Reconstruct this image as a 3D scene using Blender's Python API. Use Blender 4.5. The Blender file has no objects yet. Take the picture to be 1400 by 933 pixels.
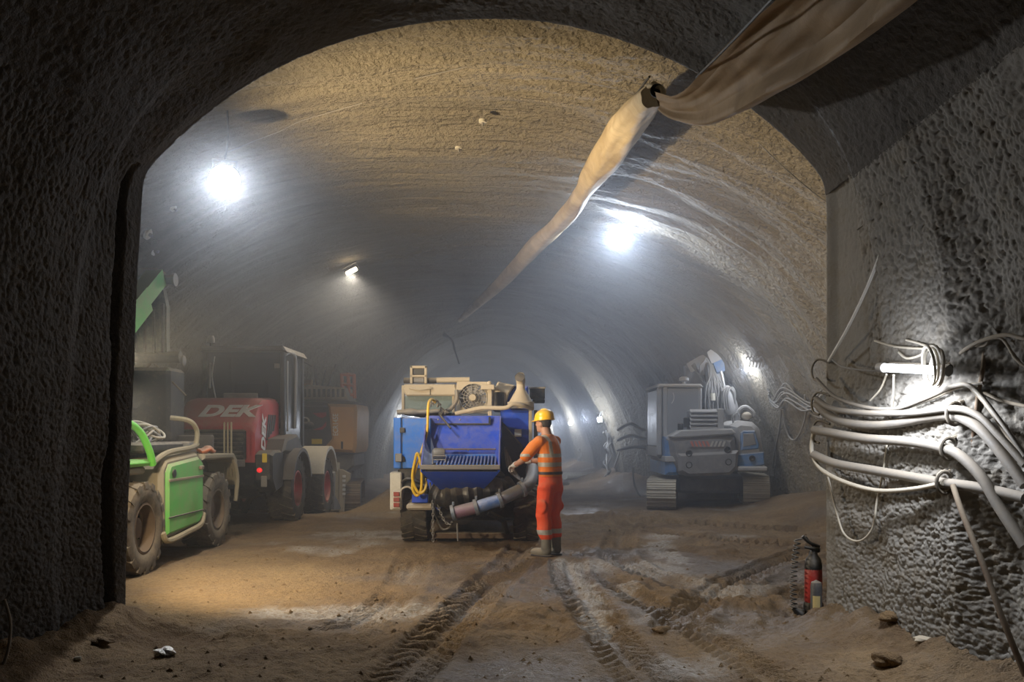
import bpy, math, random
import numpy as np
from mathutils import Vector, Matrix

random.seed(7)
sc = bpy.context.scene
col = sc.collection
PI = math.pi

# ------------------------------------------------------------------ camera
FPX, EYE, HOR = 1200.0, 1.55, 590.0            # focal length in pixels of a 1400x933 frame, eye height, horizon row
cam_d = bpy.data.cameras.new('camera')
cam = bpy.data.objects.new('camera', cam_d); col.objects.link(cam)
cam_d.sensor_width = 36.0
cam_d.lens = 36.0 * FPX / 1400.0
cam_d.shift_y = (HOR - 466.5) / 1400.0
cam_d.clip_start = 0.05; cam_d.clip_end = 200
cam.location = (0, 0, EYE); cam.rotation_euler = (PI / 2, 0, 0)
sc.camera = cam

# ------------------------------------------------------------------ world: no sky underground
world = bpy.data.worlds.new('world'); sc.world = world
world.use_nodes = True
wb = world.node_tree.nodes['Background']; wb.inputs[0].default_value = (0, 0, 0, 1); wb.inputs[1].default_value = 0
HAZE_CAVERN, HAZE_DEEP, HAZE_G = 0.014, 0.010, 0.68      # dusty air: scattering per metre in the cavern, more of it deeper in

# ------------------------------------------------------------------ exposure
vs = sc.view_settings
vs.view_transform = 'Standard'; vs.look = 'None'; vs.gamma = 1.0
vs.exposure = 0.0
vs.use_curve_mapping = False
cy = sc.cycles
cy.max_bounces = 6; cy.diffuse_bounces = 3; cy.glossy_bounces = 2; cy.transmission_bounces = 4
cy.transparent_max_bounces = 6; cy.volume_bounces = 1
cy.sample_clamp_indirect = 3.0
cy.use_denoising = True

# lamp strengths (watts); the lamps themselves are built with their fixtures further down
W_LEFT, W_CENTRE, W_HALOGEN = 620, 620, 260
W_WARM, W_WARM2, W_TUBE, W_WALL, W_FAR = 2100, 520, 54, 48, 100

# ------------------------------------------------------------------ helpers
def P(px, py, Y):
    """point seen at a pixel of the photograph, at a real distance Y from the camera"""
    return Vector(((px - 700.0) / FPX * Y, Y, EYE + (HOR - py) / FPX * Y))
def PX(px, py, X):
    """the same on a vertical plane x = X running along the tunnel"""
    Y = X * FPX / (px - 700.0)
    return Vector((X, Y, EYE + (HOR - py) / FPX * Y))

def hash2(ix, iy, seed):
    n = (ix.astype(np.int64) * 374761393 + iy.astype(np.int64) * 668265263 + seed * 974634777) & 0x7fffffff
    n = ((n ^ (n >> 13)) * 1274126177) & 0x7fffffff
    n = n ^ (n >> 16)
    return (n & 0xffff) / 65535.0
def vnoise(x, y, seed=0):
    x = np.asarray(x, float); y = np.asarray(y, float)
    ix = np.floor(x); iy = np.floor(y); fx = x - ix; fy = y - iy
    fx = fx * fx * (3 - 2 * fx); fy = fy * fy * (3 - 2 * fy)
    a = hash2(ix, iy, seed); b = hash2(ix + 1, iy, seed); c = hash2(ix, iy + 1, seed); d = hash2(ix + 1, iy + 1, seed)
    return (a + (b - a) * fx) * (1 - fy) + (c + (d - c) * fx) * fy
def fbm(x, y, seed=0, octv=4, gain=0.5):
    s = 0; a = 1; t = 0
    for k in range(octv):
        s = s + a * (vnoise(x * 2 ** k, y * 2 ** k, seed + k * 17) - 0.5); t += a; a *= gain
    return s / t * 2
def sstep(a, b, x):
    t = np.clip((x - a) / (b - a), 0, 1); return t * t * (3 - 2 * t)

# ---- materials
MATS = {}
def _nodes(name):
    m = bpy.data.materials.new(name); m.use_nodes = True
    nt = m.node_tree; bs = nt.nodes['Principled BSDF']
    return m, nt, bs
def _noise(nt, vec, scale, detail=5, rough=0.6, dist=0.0):
    n = nt.nodes.new('ShaderNodeTexNoise'); n.inputs['Scale'].default_value = scale
    n.inputs['Detail'].default_value = detail; n.inputs['Roughness'].default_value = rough
    n.inputs['Distortion'].default_value = dist
    nt.links.new(vec, n.inputs['Vector']); return n.outputs['Fac']
def _ramp(nt, fac, a, b, ca=(0, 0, 0, 1), cb=(1, 1, 1, 1)):
    r = nt.nodes.new('ShaderNodeValToRGB'); e = r.color_ramp.elements
    e[0].position = a; e[0].color = ca; e[1].position = b; e[1].color = cb
    nt.links.new(fac, r.inputs[0]); return r.outputs[0]
def _mix(nt, fac, a, b, mode='MIX'):
    m = nt.nodes.new('ShaderNodeMix'); m.data_type = 'RGBA'; m.blend_type = mode
    for s, v in ((m.inputs[0], fac), (m.inputs[6], a), (m.inputs[7], b)):
        if isinstance(v, (int, float)): s.default_value = v
        elif isinstance(v, tuple): s.default_value = v if len(v) == 4 else (*v, 1)
        else: nt.links.new(v, s)
    return m.outputs[2]
def _math(nt, op, a, b=0.0):
    m = nt.nodes.new('ShaderNodeMath'); m.operation = op
    for s, v in ((m.inputs[0], a), (m.inputs[1], b)):
        if isinstance(v, (int, float)): s.default_value = v
        else: nt.links.new(v, s)
    return m.outputs[0]
def _bump(nt, h, strength, dist, bs):
    b = nt.nodes.new('ShaderNodeBump'); b.inputs['Strength'].default_value = strength; b.inputs['Distance'].default_value = dist
    nt.links.new(h, b.inputs['Height']); nt.links.new(b.outputs[0], bs.inputs['Normal']); return b

DUST = (0.30, 0.255, 0.19)
def paint(name, c, rough=0.5, metal=0.0, dust=0.35, dustc=DUST, scale=5.0, bump=0.15):
    """painted or bare surface with a film of tunnel dust that gathers in patches and on upward faces"""
    if name in MATS: return MATS[name]
    m, nt, bs = _nodes(name)
    tc = nt.nodes.new('ShaderNodeTexCoord').outputs['Object']
    n1 = _noise(nt, tc, scale, 6, 0.65, 0.4); n2 = _noise(nt, tc, scale * 7, 4, 0.7)
    geo = nt.nodes.new('ShaderNodeNewGeometry'); sep = nt.nodes.new('ShaderNodeSeparateXYZ')
    nt.links.new(geo.outputs['Normal'], sep.inputs[0])
    up = _math(nt, 'MULTIPLY', _math(nt, 'MAXIMUM', sep.outputs[2], 0.0), 0.45)
    f = _math(nt, 'ADD', _math(nt, 'MULTIPLY', n1, 0.75), _math(nt, 'MULTIPLY', n2, 0.25))
    f = _math(nt, 'ADD', f, up)
    th = 0.72 - 0.42 * dust
    fac = _ramp(nt, f, max(0.0, th - 0.16), min(1.0, th + 0.22))
    fac = _math(nt, 'MULTIPLY', fac, min(1.0, 0.35 + dust))
    cc = _mix(nt, _math(nt, 'MULTIPLY', n2, 0.35), c, tuple(v * 0.65 for v in c))
    nt.links.new(_mix(nt, fac, cc, dustc), bs.inputs['Base Color'])
    rr = _math(nt, 'ADD', _math(nt, 'MULTIPLY', fac, 0.4), rough)
    rr = _math(nt, 'MINIMUM', rr, 1.0); nt.links.new(rr, bs.inputs['Roughness'])
    bs.inputs['Metallic'].default_value = metal
    if bump: _bump(nt, n2, bump, 0.01, bs)
    MATS[name] = m; return m
def emit(name, c, s):
    if name in MATS: return MATS[name]
    m, nt, bs = _nodes(name)
    bs.inputs['Base Color'].default_value = (*c, 1)
    bs.inputs['Emission Color'].default_value = (*c, 1); bs.inputs['Emission Strength'].default_value = s
    MATS[name] = m; return m
def glass(name, tint, clear=0.6, rough=0.08):
    if name in MATS: return MATS[name]
    m, nt, bs = _nodes(name)
    tc = nt.nodes.new('ShaderNodeTexCoord').outputs['Object']
    bs.inputs['Base Color'].default_value = (*tint, 1)
    n = _noise(nt, tc, 4, 5); nt.links.new(_ramp(nt, n, 0.2, 0.9, (rough,) * 3 + (1,), (rough + .25,) * 3 + (1,)), bs.inputs['Roughness'])
    tr = nt.nodes.new('ShaderNodeBsdfTransparent'); mx = nt.nodes.new('ShaderNodeMixShader')
    nt.links.new(_ramp(nt, n, 0.3, 0.8, (clear,) * 3 + (1,), (clear * .75,) * 3 + (1,)), mx.inputs[0])
    nt.links.new(bs.outputs[0], mx.inputs[1]); nt.links.new(tr.outputs[0], mx.inputs[2])
    nt.links.new(mx.outputs[0], nt.nodes['Material Output'].inputs['Surface'])
    MATS[name] = m; return m

# ---- mesh builder
ROOT = {}
def _frame(d):
    d = d.normalized(); u = Vector((0, 0, 1)) if abs(d.z) < 0.95 else Vector((1, 0, 0))
    a = d.cross(u).normalized(); return a, a.cross(d).normalized()
class MB:
    def __init__(s): s.v = []; s.f = []; s.mi = []; s.M = None; s.cur = 0
    def _add(s, vs_, fs):
        o = len(s.v)
        s.v += [tuple(s.M @ Vector(p)) if s.M is not None else tuple(p) for p in vs_]
        s.f += [tuple(i + o for i in f) for f in fs]; s.mi += [s.cur] * len(fs); return s
    def box(s, x0, x1, y0, y1, z0, z1, b=0.0):
        if x0 > x1: x0, x1 = x1, x0
        if y0 > y1: y0, y1 = y1, y0
        if z0 > z1: z0, z1 = z1, z0
        b = min(b, (x1 - x0) * .49, (y1 - y0) * .49, (z1 - z0) * .49)
        if b <= 0:
            vv = [(x, y, z) for x in (x0, x1) for y in (y0, y1) for z in (z0, z1)]
            return s._add(vv, [(0, 1, 3, 2), (4, 6, 7, 5), (0, 4, 5, 1), (2, 3, 7, 6), (0, 2, 6, 4), (1, 5, 7, 3)])
        lo = (x0, y0, z0); hi = (x1, y1, z1); vv = []; idx = {}
        for sx in (0, 1):
            for sy in (0, 1):
                for sz in (0, 1):
                    sg = (sx, sy, sz)
                    for ax in range(3):
                        p = [(hi[k] - b if sg[k] else lo[k] + b) for k in range(3)]
                        p[ax] = hi[ax] if sg[ax] else lo[ax]
                        idx[(sg, ax)] = len(vv); vv.append(tuple(p))
        fs = []
        for ax in range(3):
            a, c = [k for k in range(3) if k != ax]
            for sd in (0, 1):
                ring = []
                for (u, w) in ((0, 0), (1, 0), (1, 1), (0, 1)):
                    g = [0, 0, 0]; g[ax] = sd; g[a] = u; g[c] = w; ring.append(idx[(tuple(g), ax)])
                if (sd == 1) == (ax == 1): ring.reverse()
                fs.append(tuple(ring))
        for ax in range(3):                       # edges along ax
            a, c = [k for k in range(3) if k != ax]
            for u in (0, 1):
                for w in (0, 1):
                    g0 = [0, 0, 0]; g0[a] = u; g0[c] = w; g1 = list(g0); g1[ax] = 1
                    fs.append((idx[(tuple(g0), a)], idx[(tuple(g1), a)], idx[(tuple(g1), c)], idx[(tuple(g0), c)]))
        for sx in (0, 1):
            for sy in (0, 1):
                for sz in (0, 1):
                    g = (sx, sy, sz); fs.append((idx[(g, 0)], idx[(g, 1)], idx[(g, 2)]))
        return s._add(vv, fs)
    def prism(s, poly, axis, a0, a1, b=0.0):
        """polygon extruded along an axis: 'y' takes (x,z), 'x' takes (y,z), 'z' takes (x,y); b bevels both ends"""
        def mk(p, a):
            return {'y': (p[0], a, p[1]), 'x': (a, p[0], p[1]), 'z': (p[0], p[1], a)}[axis]
        n = len(poly); ar = sum(poly[i][0] * poly[(i + 1) % n][1] - poly[(i + 1) % n][0] * poly[i][1] for i in range(n))
        if ar < 0: poly = poly[::-1]
        def off(d):
            o = []
            for i in range(n):
                p0, p1, p2 = Vector(poly[i - 1]), Vector(poly[i]), Vector(poly[(i + 1) % n])
                e1 = (p1 - p0).normalized(); e2 = (p2 - p1).normalized()
                n1 = Vector((-e1.y, e1.x)); n2 = Vector((-e2.y, e2.x)); m = (n1 + n2)
                k = m.dot(n1)
                m = m / k if k > 0.25 else n1
                o.append(tuple(p1 + m * d))
            return o
        sg = 1 if a1 > a0 else -1
        rings = [(poly, a0), (poly, a1)] if b <= 0 else [(off(b), a0), (poly, a0 + b * sg), (poly, a1 - b * sg), (off(b), a1)]
        vv = []; fs = []
        for pl, a in rings: vv += [mk(p, a) for p in pl]
        for r in range(len(rings) - 1):
            for i in range(n):
                j = (i + 1) % n; fs.append((r * n + i, r * n + j, (r + 1) * n + j, (r + 1) * n + i))
        fs.append(tuple(range(n))[::-1]); fs.append(tuple((len(rings) - 1) * n + i for i in range(n)))
        return s._add(vv, fs)
    def tube(s, pts, r, n=10, cap=True, flat=None, close=False, fn=None):
        pts = [Vector(p) for p in pts]; m = len(pts)
        rr = r if isinstance(r, (list, tuple)) else [r] * m
        t0 = (pts[1] - pts[0]).normalized(); a, b = _frame(t0); vv = []; fs = []
        for i in range(m):
            if close: t = pts[(i + 1) % m] - pts[i - 1]
            else: t = pts[min(i + 1, m - 1)] - pts[max(i - 1, 0)]
            t.normalize() if t.length > 1e-9 else None
            a = (a - t * a.dot(t))
            a = a.normalized() if a.length > 1e-6 else _frame(t)[0]
            b = a.cross(t).normalized()
            fl = flat[i] if isinstance(flat, (list, tuple)) else (flat or 1.0)
            for k in range(n):
                th = 2 * PI * k / n; q = rr[i] * (fn(i, th) if fn else 1.0)
                vv.append(tuple(pts[i] + a * (math.cos(th) * q) + b * (math.sin(th) * q * fl)))
        for i in range(m if close else m - 1):
            for k in range(n):
                j = (i + 1) % m; k2 = (k + 1) % n
                fs.append((i * n + k, i * n + k2, j * n + k2, j * n + k))
        if cap and not close:
            fs.append(tuple(range(n))[::-1]); fs.append(tuple((m - 1) * n + k for k in range(n)))
        return s._add(vv, fs)
    def cyl(s, p0, p1, r0, r1=None, n=16, cap=True):
        return s.tube([p0, p1], [r0, r0 if r1 is None else r1], n, cap)
    def lathe(s, prof, c, axis='z', n=24, cap=True):
        """profile of (radius, height) spun about an axis through c"""
        vv = []; fs = []; c = Vector(c)
        for (r, h) in prof:
            for k in range(n):
                th = 2 * PI * k / n; a, b = r * math.cos(th), r * math.sin(th)
                vv.append(tuple(c + Vector({'z': (a, b, h), 'x': (h, a, b), 'y': (b, h, a)}[axis])))
        m = len(prof)
        for i in range(m - 1):
            for k in range(n):
                k2 = (k + 1) % n; fs.append((i * n + k, i * n + k2, (i + 1) * n + k2, (i + 1) * n + k))
        if cap and prof[0][0] > 1e-6: fs.append(tuple(range(n))[::-1])
        if cap and prof[-1][0] > 1e-6: fs.append(tuple((m - 1) * n + k for k in range(n)))
        return s._add(vv, fs)
    def ball(s, c, r, n=14, m=9):
        r = r if isinstance(r, (list, tuple)) else (r, r, r); vv = []; fs = []
        for i in range(m + 1):
            ph = PI * i / m
            for k in range(n):
                th = 2 * PI * k / n
                vv.append((c[0] + r[0] * math.sin(ph) * math.cos(th), c[1] + r[1] * math.sin(ph) * math.sin(th), c[2] + r[2] * math.cos(ph)))
        for i in range(m):
            for k in range(n):
                k2 = (k + 1) % n; fs.append((i * n + k, (i + 1) * n + k, (i + 1) * n + k2, i * n + k2))
        return s._add(vv, fs)
    def loft(s, rings, cap=True):
        n = len(rings[0]); vv = [tuple(p) for r in rings for p in r]; fs = []
        for i in range(len(rings) - 1):
            for k in range(n):
                k2 = (k + 1) % n; fs.append((i * n + k, i * n + k2, (i + 1) * n + k2, (i + 1) * n + k))
        if cap: fs.append(tuple(range(n))[::-1]); fs.append(tuple((len(rings) - 1) * n + k for k in range(n)))
        return s._add(vv, fs)
    def quadbox(s, pts, d):
        """four corner points given a thickness vector d"""
        d = Vector(d); a = [Vector(p) for p in pts]; vv = a + [p + d for p in a]; n = len(a)
        fs = [tuple(range(n)), tuple(range(2 * n - 1, n - 1, -1))] + [(i, i + n, (i + 1) % n + n, (i + 1) % n) for i in range(n)]
        return s._add([tuple(p) for p in vv], fs)
    def build(s, name, mat, parent=None, smooth=35, loc=None):
        me = bpy.data.meshes.new(name)
        base = Vector(loc) if loc is not None else (ROOT.get(parent.name, Vector()) if parent else Vector())
        me.from_pydata([tuple(Vector(p) - base) for p in s.v], [], s.f)
        mats = mat if isinstance(mat, (list, tuple)) else [mat]
        for m in mats: me.materials.append(m)
        if len(mats) > 1: me.polygons.foreach_set('material_index', s.mi)
        fix_normals(me)
        if smooth:
            me.polygons.foreach_set('use_smooth', [True] * len(me.polygons)); me.set_sharp_from_angle(angle=math.radians(smooth))
        return link(name, me, parent, loc)
import bmesh
def fix_normals(me):
    bm = bmesh.new(); bm.from_mesh(me); bmesh.ops.recalc_face_normals(bm, faces=bm.faces); bm.to_mesh(me); bm.free()
def link(name, me, parent=None, loc=None):
    o = bpy.data.objects.new(name, me); col.objects.link(o)
    if parent is not None:
        o.parent = parent; ROOT[o.name] = ROOT.get(parent.name, Vector())
    elif loc is not None:
        o.location = loc; ROOT[o.name] = Vector(loc)
    return o
def thing(name, loc, label, cat, group=None):
    o = bpy.data.objects.new(name, None); col.objects.link(o); o.location = loc; o.empty_display_size = 0.2
    ROOT[o.name] = Vector(loc); return tag(o, label, cat, group)
def tag(o, label, cat=None, group=None, kind=None):
    o['label'] = label
    if cat: o['category'] = cat
    if group: o['group'] = group
    if kind: o['kind'] = kind
    return o
def piece(src, parent, mtx):
    """another copy of a piece, sharing its mesh; mtx is relative to the thing"""
    o = src.copy(); col.objects.link(o); o.parent = parent; o.matrix_local = mtx; return o
def smooth_path(pts, k=6):
    pts = [Vector(p) for p in pts]; out = []
    for i in range(len(pts) - 1):
        p0 = pts[max(i - 1, 0)]; p1 = pts[i]; p2 = pts[i + 1]; p3 = pts[min(i + 2, len(pts) - 1)]
        for j in range(k):
            t = j / k
            out.append(0.5 * ((2 * p1) + (p2 - p0) * t + (2 * p0 - 5 * p1 + 4 * p2 - p3) * t * t + (3 * p1 - p0 - 3 * p2 + p3) * t ** 3))
    out.append(pts[-1]); return out
def lettering(name, txt, size, mtx, mat, parent, depth=0.006, shear=0.0, bold=0.0, width=1.0):
    cu = bpy.data.curves.new(name, 'FONT'); cu.body = txt; cu.size = size; cu.extrude = depth; cu.shear = shear
    cu.offset = bold; cu.align_x = 'CENTER'; cu.align_y = 'CENTER'
    t = bpy.data.objects.new(name, cu); col.objects.link(t)
    me = bpy.data.meshes.new_from_object(t.evaluated_get(bpy.context.evaluated_depsgraph_get()))
    bpy.data.objects.remove(t); bpy.data.curves.remove(cu)
    me.transform(mtx @ Matrix.Diagonal((width, 1, 1, 1)))
    me.transform(Matrix.Translation(-ROOT.get(parent.name, Vector())))
    me.materials.clear(); me.materials.append(mat); me.name = name
    return link(name, me, parent)
def basis(o, xa, ya):
    xa = Vector(xa).normalized(); za = xa.cross(Vector(ya)).normalized(); ya = za.cross(xa)
    return Matrix(((xa.x, ya.x, za.x, o[0]), (xa.y, ya.y, za.y, o[1]), (xa.z, ya.z, za.z, o[2]), (0, 0, 0, 1)))
def grid_mesh(name, X, Y, Z, mat, smooth=True, attrs=None):
    r, c = X.shape
    co = np.stack([X, Y, Z], -1).reshape(-1, 3)
    i = np.arange((r - 1) * (c - 1)); a = (i // (c - 1)) * c + i % (c - 1)
    fa = np.stack([a, a + 1, a + c + 1, a + c], -1)
    me = bpy.data.meshes.new(name)
    me.vertices.add(len(co)); me.vertices.foreach_set('co', co.ravel())
    me.loops.add(fa.size); me.loops.foreach_set('vertex_index', fa.ravel())
    me.polygons.add(len(fa)); me.polygons.foreach_set('loop_start', np.arange(len(fa)) * 4)
    me.update(calc_edges=True)
    if smooth: me.polygons.foreach_set('use_smooth', np.ones(len(fa), bool))
    for k, v in (attrs or {}).items():
        at = me.attributes.new(k, 'FLOAT', 'POINT'); at.data.foreach_set('value', v.ravel().astype(np.float32))
    me.materials.append(mat)
    return me

# ================================================================== SETTING
def shotcrete(name, ca, cb, cc, grain=32.0, bump=0.6, streak=False, bdist=0.02):
    m, nt, bs = _nodes(name)
    tc = nt.nodes.new('ShaderNodeTexCoord').outputs['Object']
    mp = nt.nodes.new('ShaderNodeMapping'); nt.links.new(tc, mp.inputs[0])
    n1 = _noise(nt, tc, 0.55, 6, 0.6, 0.5); n2 = _noise(nt, tc, grain, 3, 0.6); n3 = _noise(nt, tc, 4.0, 5, 0.7)
    c = _mix(nt, _ramp(nt, n1, 0.35, 0.68), ca, cb)
    c = _mix(nt, _ramp(nt, n3, 0.5, 0.78), c, cc)
    c = _mix(nt, _math(nt, 'MULTIPLY', n2, 0.5), c, tuple(v * 0.55 for v in ca))
    h = n2
    if streak:                                     # trowel and cutter streaks that run round the vault
        mp.inputs['Scale'].default_value = (0.25, 2.6, 0.25)
        n4 = _noise(nt, mp.outputs[0], 1.6, 5, 0.6, 0.3)
        c = _mix(nt, _ramp(nt, n4, 0.35, 0.7), c, tuple(v * 0.62 for v in ca))
        h = _math(nt, 'ADD', _math(nt, 'MULTIPLY', n4, 2.0), n2)
    nt.links.new(c, bs.inputs['Base Color']); bs.inputs['Roughness'].default_value = 0.86
    bs.inputs['Specular IOR Level'].default_value = 0.3
    _bump(nt, h, bump, bdist, bs); return m
M_near = shotcrete('near shotcrete', (0.105, 0.095, 0.082), (0.066, 0.060, 0.054), (0.085, 0.070, 0.050), 26, 0.8)  # base colour cut to carry the shade of the near tunnel
M_wallr = shotcrete('corner shotcrete', (0.235, 0.22, 0.195), (0.18, 0.17, 0.15), (0.175, 0.145, 0.10), 40, 0.35)  # same lining, kept paler where the tube lamp lights it
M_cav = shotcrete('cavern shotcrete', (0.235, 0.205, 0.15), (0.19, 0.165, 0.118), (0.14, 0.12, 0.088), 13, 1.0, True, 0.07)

CX, CZ, RT = -0.25, 1.27, 3.57
def wall_r(Y): return 2.51 + 0.28 * (7.0 - Y) + 1.1 * np.maximum(5.55 - Y, 0)
def wall_l(Y): return -2.95 - 0.25 * (7.0 - Y)
OZ = 0.6
def lining_radius(th, Y):
    c, s = np.cos(th), np.sin(th)
    dz = OZ - CZ; bq = s * dz; cq = dz * dz - RT * RT
    rc = -bq + np.sqrt(bq * bq - cq)
    xr = np.minimum(wall_r(Y), 3.3) - CX; xl = CX - np.maximum(wall_l(Y), -3.8)
    big = 1e3
    rr = np.where(c > 1e-3, xr / np.maximum(c, 1e-3), big); rl = np.where(c < -1e-3, xl / np.maximum(-c, 1e-3), big)
    k = 10.0 + 80.0 * sstep(6.2, 6.95, Y)
    return (rc ** -k + rr ** -k + rl ** -k) ** (-1 / k)
def worley(u, v, seed):
    """rounded pebble-like domes from jittered cells"""
    iu, iv = np.floor(u), np.floor(v); best = np.full(u.shape, 9.0)
    for du in (-1, 0, 1):
        for dv_ in (-1, 0, 1):
            a, b = iu + du, iv + dv_
            best = np.minimum(best, (u - a - hash2(a, b, seed)) ** 2 + (v - b - hash2(a, b, seed + 31)) ** 2)
    return np.clip(1 - best * 1.5, 0, 1) ** 0.7
def lumps(u, v, seed):
    w = 0.35 * fbm(u * 9, v * 9, seed + 3, 2)
    return 0.62 * worley(u * 26 + w * 2, v * 26 - w * 2, seed) + 0.38 * worley(u * 44 - w, v * 44 + w, seed + 5)
def lining(name, t0, t1, ncol, ys, mat, lump, seed, groove=0):
    th = np.linspace(math.radians(t0), math.radians(t1), ncol)
    T, Yg = np.meshgrid(th, ys)
    R = lining_radius(T, Yg)
    u = T * 3.2
    if groove:
        z = OZ + np.sin(T) * R
    lump = 0.020 + 0.014 * sstep(math.radians(58), math.radians(40), T)
    d = (0.03 + 0.06 * sstep(math.radians(35), math.radians(70), T)) * fbm(u * 0.7, Yg * 0.7, seed, 3) + 0.022 * fbm(u * 3, Yg * 3, seed + 3, 3) + lump * (lumps(u, Yg, seed + 9) - 0.3) * (0.8 + 0.5 * vnoise(u * 1.1, Yg * 1.1, seed + 2))
    d *= np.clip((7.02 - Yg) / 0.25, 0.25, 1)
    if groove == 1:                                # crack-like recess beside the left edge
        e = 6.79 + 0.05 * fbm(z * 1.3, z * 0 + 3, 5, 4); w = 0.038 + 0.03 * fbm(z * 2.1, z * 0 + 9, 6, 3)
        g = np.exp(-((Yg - e) / w) ** 4) * sstep(3.75, 3.3, z)
        d -= 0.12 * g
    if groove == 2:                                # flat unsprayed facet at the top of the right edge
        e = 6.62; g = sstep(6.45, 6.55, Yg - 0.12 * sstep(2.0, 3.4, z) + 0.05 * fbm(z * 3, z * 0, 3, 3)) * sstep(1.5, 2.3, z) * sstep(3.7, 3.3, z)
        d = d * (1 - 0.7 * g) - 0.05 * g * (1 - sstep(6.9, 7.0, Yg))
    R2 = R - d
    R2 = R2 + np.clip(Yg - 7.0, 0, 1) * 5.0
    X = CX + np.cos(T) * R2; Z = OZ + np.sin(T) * R2
    X = np.where(T > 2.0, X - 0.14 * (1 - np.clip(Z / 3.68, 0, 1)), X)      # the left wall leans out towards its foot
    o = link(name, grid_mesh(name, X, Yg, Z, mat)); return o
ysA = np.concatenate([np.linspace(-3, 3.6, 60), np.linspace(3.65, 7.0, 190), [7.04, 7.12]])
ysB = np.concatenate([np.linspace(-3, 3.6, 50), np.linspace(3.63, 4.6, 50), np.linspace(4.61, 7.0, 300), [7.04, 7.12]])
tag(lining('wall_left', 130.6, 200, 400, ysB, M_near, 0.028, 11, 1), 'rough dark shotcrete wall of the near tunnel, colour deepened for shade, left of the opening', kind='structure')
tag(lining('ceiling_near', 45.8, 131, 340, ysA, M_near, 0.022, 11), 'rough dark shotcrete arch over the near tunnel, colour deepened for shade', kind='structure')
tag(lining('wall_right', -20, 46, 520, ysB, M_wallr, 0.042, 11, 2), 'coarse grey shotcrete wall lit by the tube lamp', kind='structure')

# ---- the cavern beyond and the tunnel that leads off it
KY = [7.3, 13, 16, 18.5, 22, 24.5, 34, 44, 52, 62]
KCX = [-0.8, -0.8, -0.75, -0.6, -0.55, -0.5, -0.9, -1.4, -2.2, -3.6]
KW = [6.6, 6.7, 6.7, 6.3, 4.8, 3.8, 3.7, 3.7, 3.7, 3.7]
KH = [5.45, 5.45, 5.4, 5.3, 4.95, 4.68, 4.62, 4.62, 4.62, 4.62]
KL = [6.6, 6.9, 7.0, 7.1, 7.0, 4.0, 3.7, 3.7, 3.7, 3.7]
KN = [2.3, 2.3, 2.3, 2.25, 2.15, 2.0, 2.0, 2.0, 2.0, 2.0]
RIBS = [18.0, 25.5, 29.5, 34.0, 39.0, 44.0, 49.0]
def vault(Y, t):
    """t 0..1 from the left foot over the crown to the right foot"""
    cx, w, h, n = (np.interp(Y, KY, K) for K in (KCX, KW, KH, KN))
    th = PI * (1 - t); c, s = np.cos(th), np.sin(th)
    w = np.where(c < 0, np.interp(Y, KY, KL), w)
    return cx + w * np.sign(c) * np.abs(c) ** (2 / n), -0.35 + (h + 0.35) * np.abs(s) ** (2 / n)
def vault_z(X, Y):
    cx, w, h, n = (float(np.interp(Y, KY, K)) for K in (KCX, KW, KH, KN))
    w = float(np.interp(Y, KY, KL)) if X < cx else w
    u = min(abs((X - cx) / w), 0.999); return -0.35 + (h + 0.35) * (1 - u ** n) ** (1 / n)
def vault_x(Z, Y, side=1):
    cx, w, h, n = (float(np.interp(Y, KY, K)) for K in (KCX, KW, KH, KN))
    w = float(np.interp(Y, KY, KL)) if side < 0 else w
    q = min((Z + 0.35) / (h + 0.35), 0.999); return cx + side * w * (1 - q ** n) ** (1 / n)
ysC = np.concatenate([np.linspace(7.4, 16, 210), np.linspace(16.07, 27, 150), np.linspace(27.2, 62, 160)])
tt = np.linspace(0, 1, 420); T, Yg = np.meshgrid(tt, ysC)
X, Z = vault(Yg, T)
u = T * 15
d = 0.17 * fbm(u * 0.5, Yg * 0.9, 51, 4) + 0.035 * fbm(u * 1.2, Yg * 4.5, 55, 3) + 0.030 * (lumps(u * 0.8, Yg * 0.8, 57) - 0.3) * sstep(16, 11, Yg)
d += 0.05 * sstep(13.3, 13.6, Yg + 0.5 * fbm(u * 0.4, u * 0, 61, 3))
for rb in RIBS: d += (0.15 if rb > 20 else 0.05) * np.exp(-((Yg - rb) / 0.28) ** 2)
cxg = np.interp(Yg, KY, KCX); nx = X - cxg; nz = Z - 0.5; L = np.sqrt(nx ** 2 + nz ** 2) + 1e-6
X = X - nx / L * d; Z = Z - nz / L * d
# first rows: the wall that closes the cavern around the opening we look through
th0 = math.radians(200) + (math.radians(-20) - math.radians(200)) * tt
R0 = lining_radius(th0, np.full_like(tt, 7.0)) + 0.25
X = np.vstack([CX + np.cos(th0) * R0, X]); Z = np.vstack([OZ + np.sin(th0) * R0, Z]); Yg = np.vstack([np.full_like(tt, 7.06), Yg])
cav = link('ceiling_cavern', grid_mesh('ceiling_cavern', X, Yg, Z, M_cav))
tag(cav, 'sprayed concrete vault of the cavern narrowing into the tunnel beyond', kind='structure')
xe, ze = vault(np.full(60, 61.9), np.linspace(0, 1, 60))
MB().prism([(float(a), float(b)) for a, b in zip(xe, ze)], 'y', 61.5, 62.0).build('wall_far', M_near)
tag(bpy.data.objects['wall_far'], 'dark far end of the tunnel', kind='structure')

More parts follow.
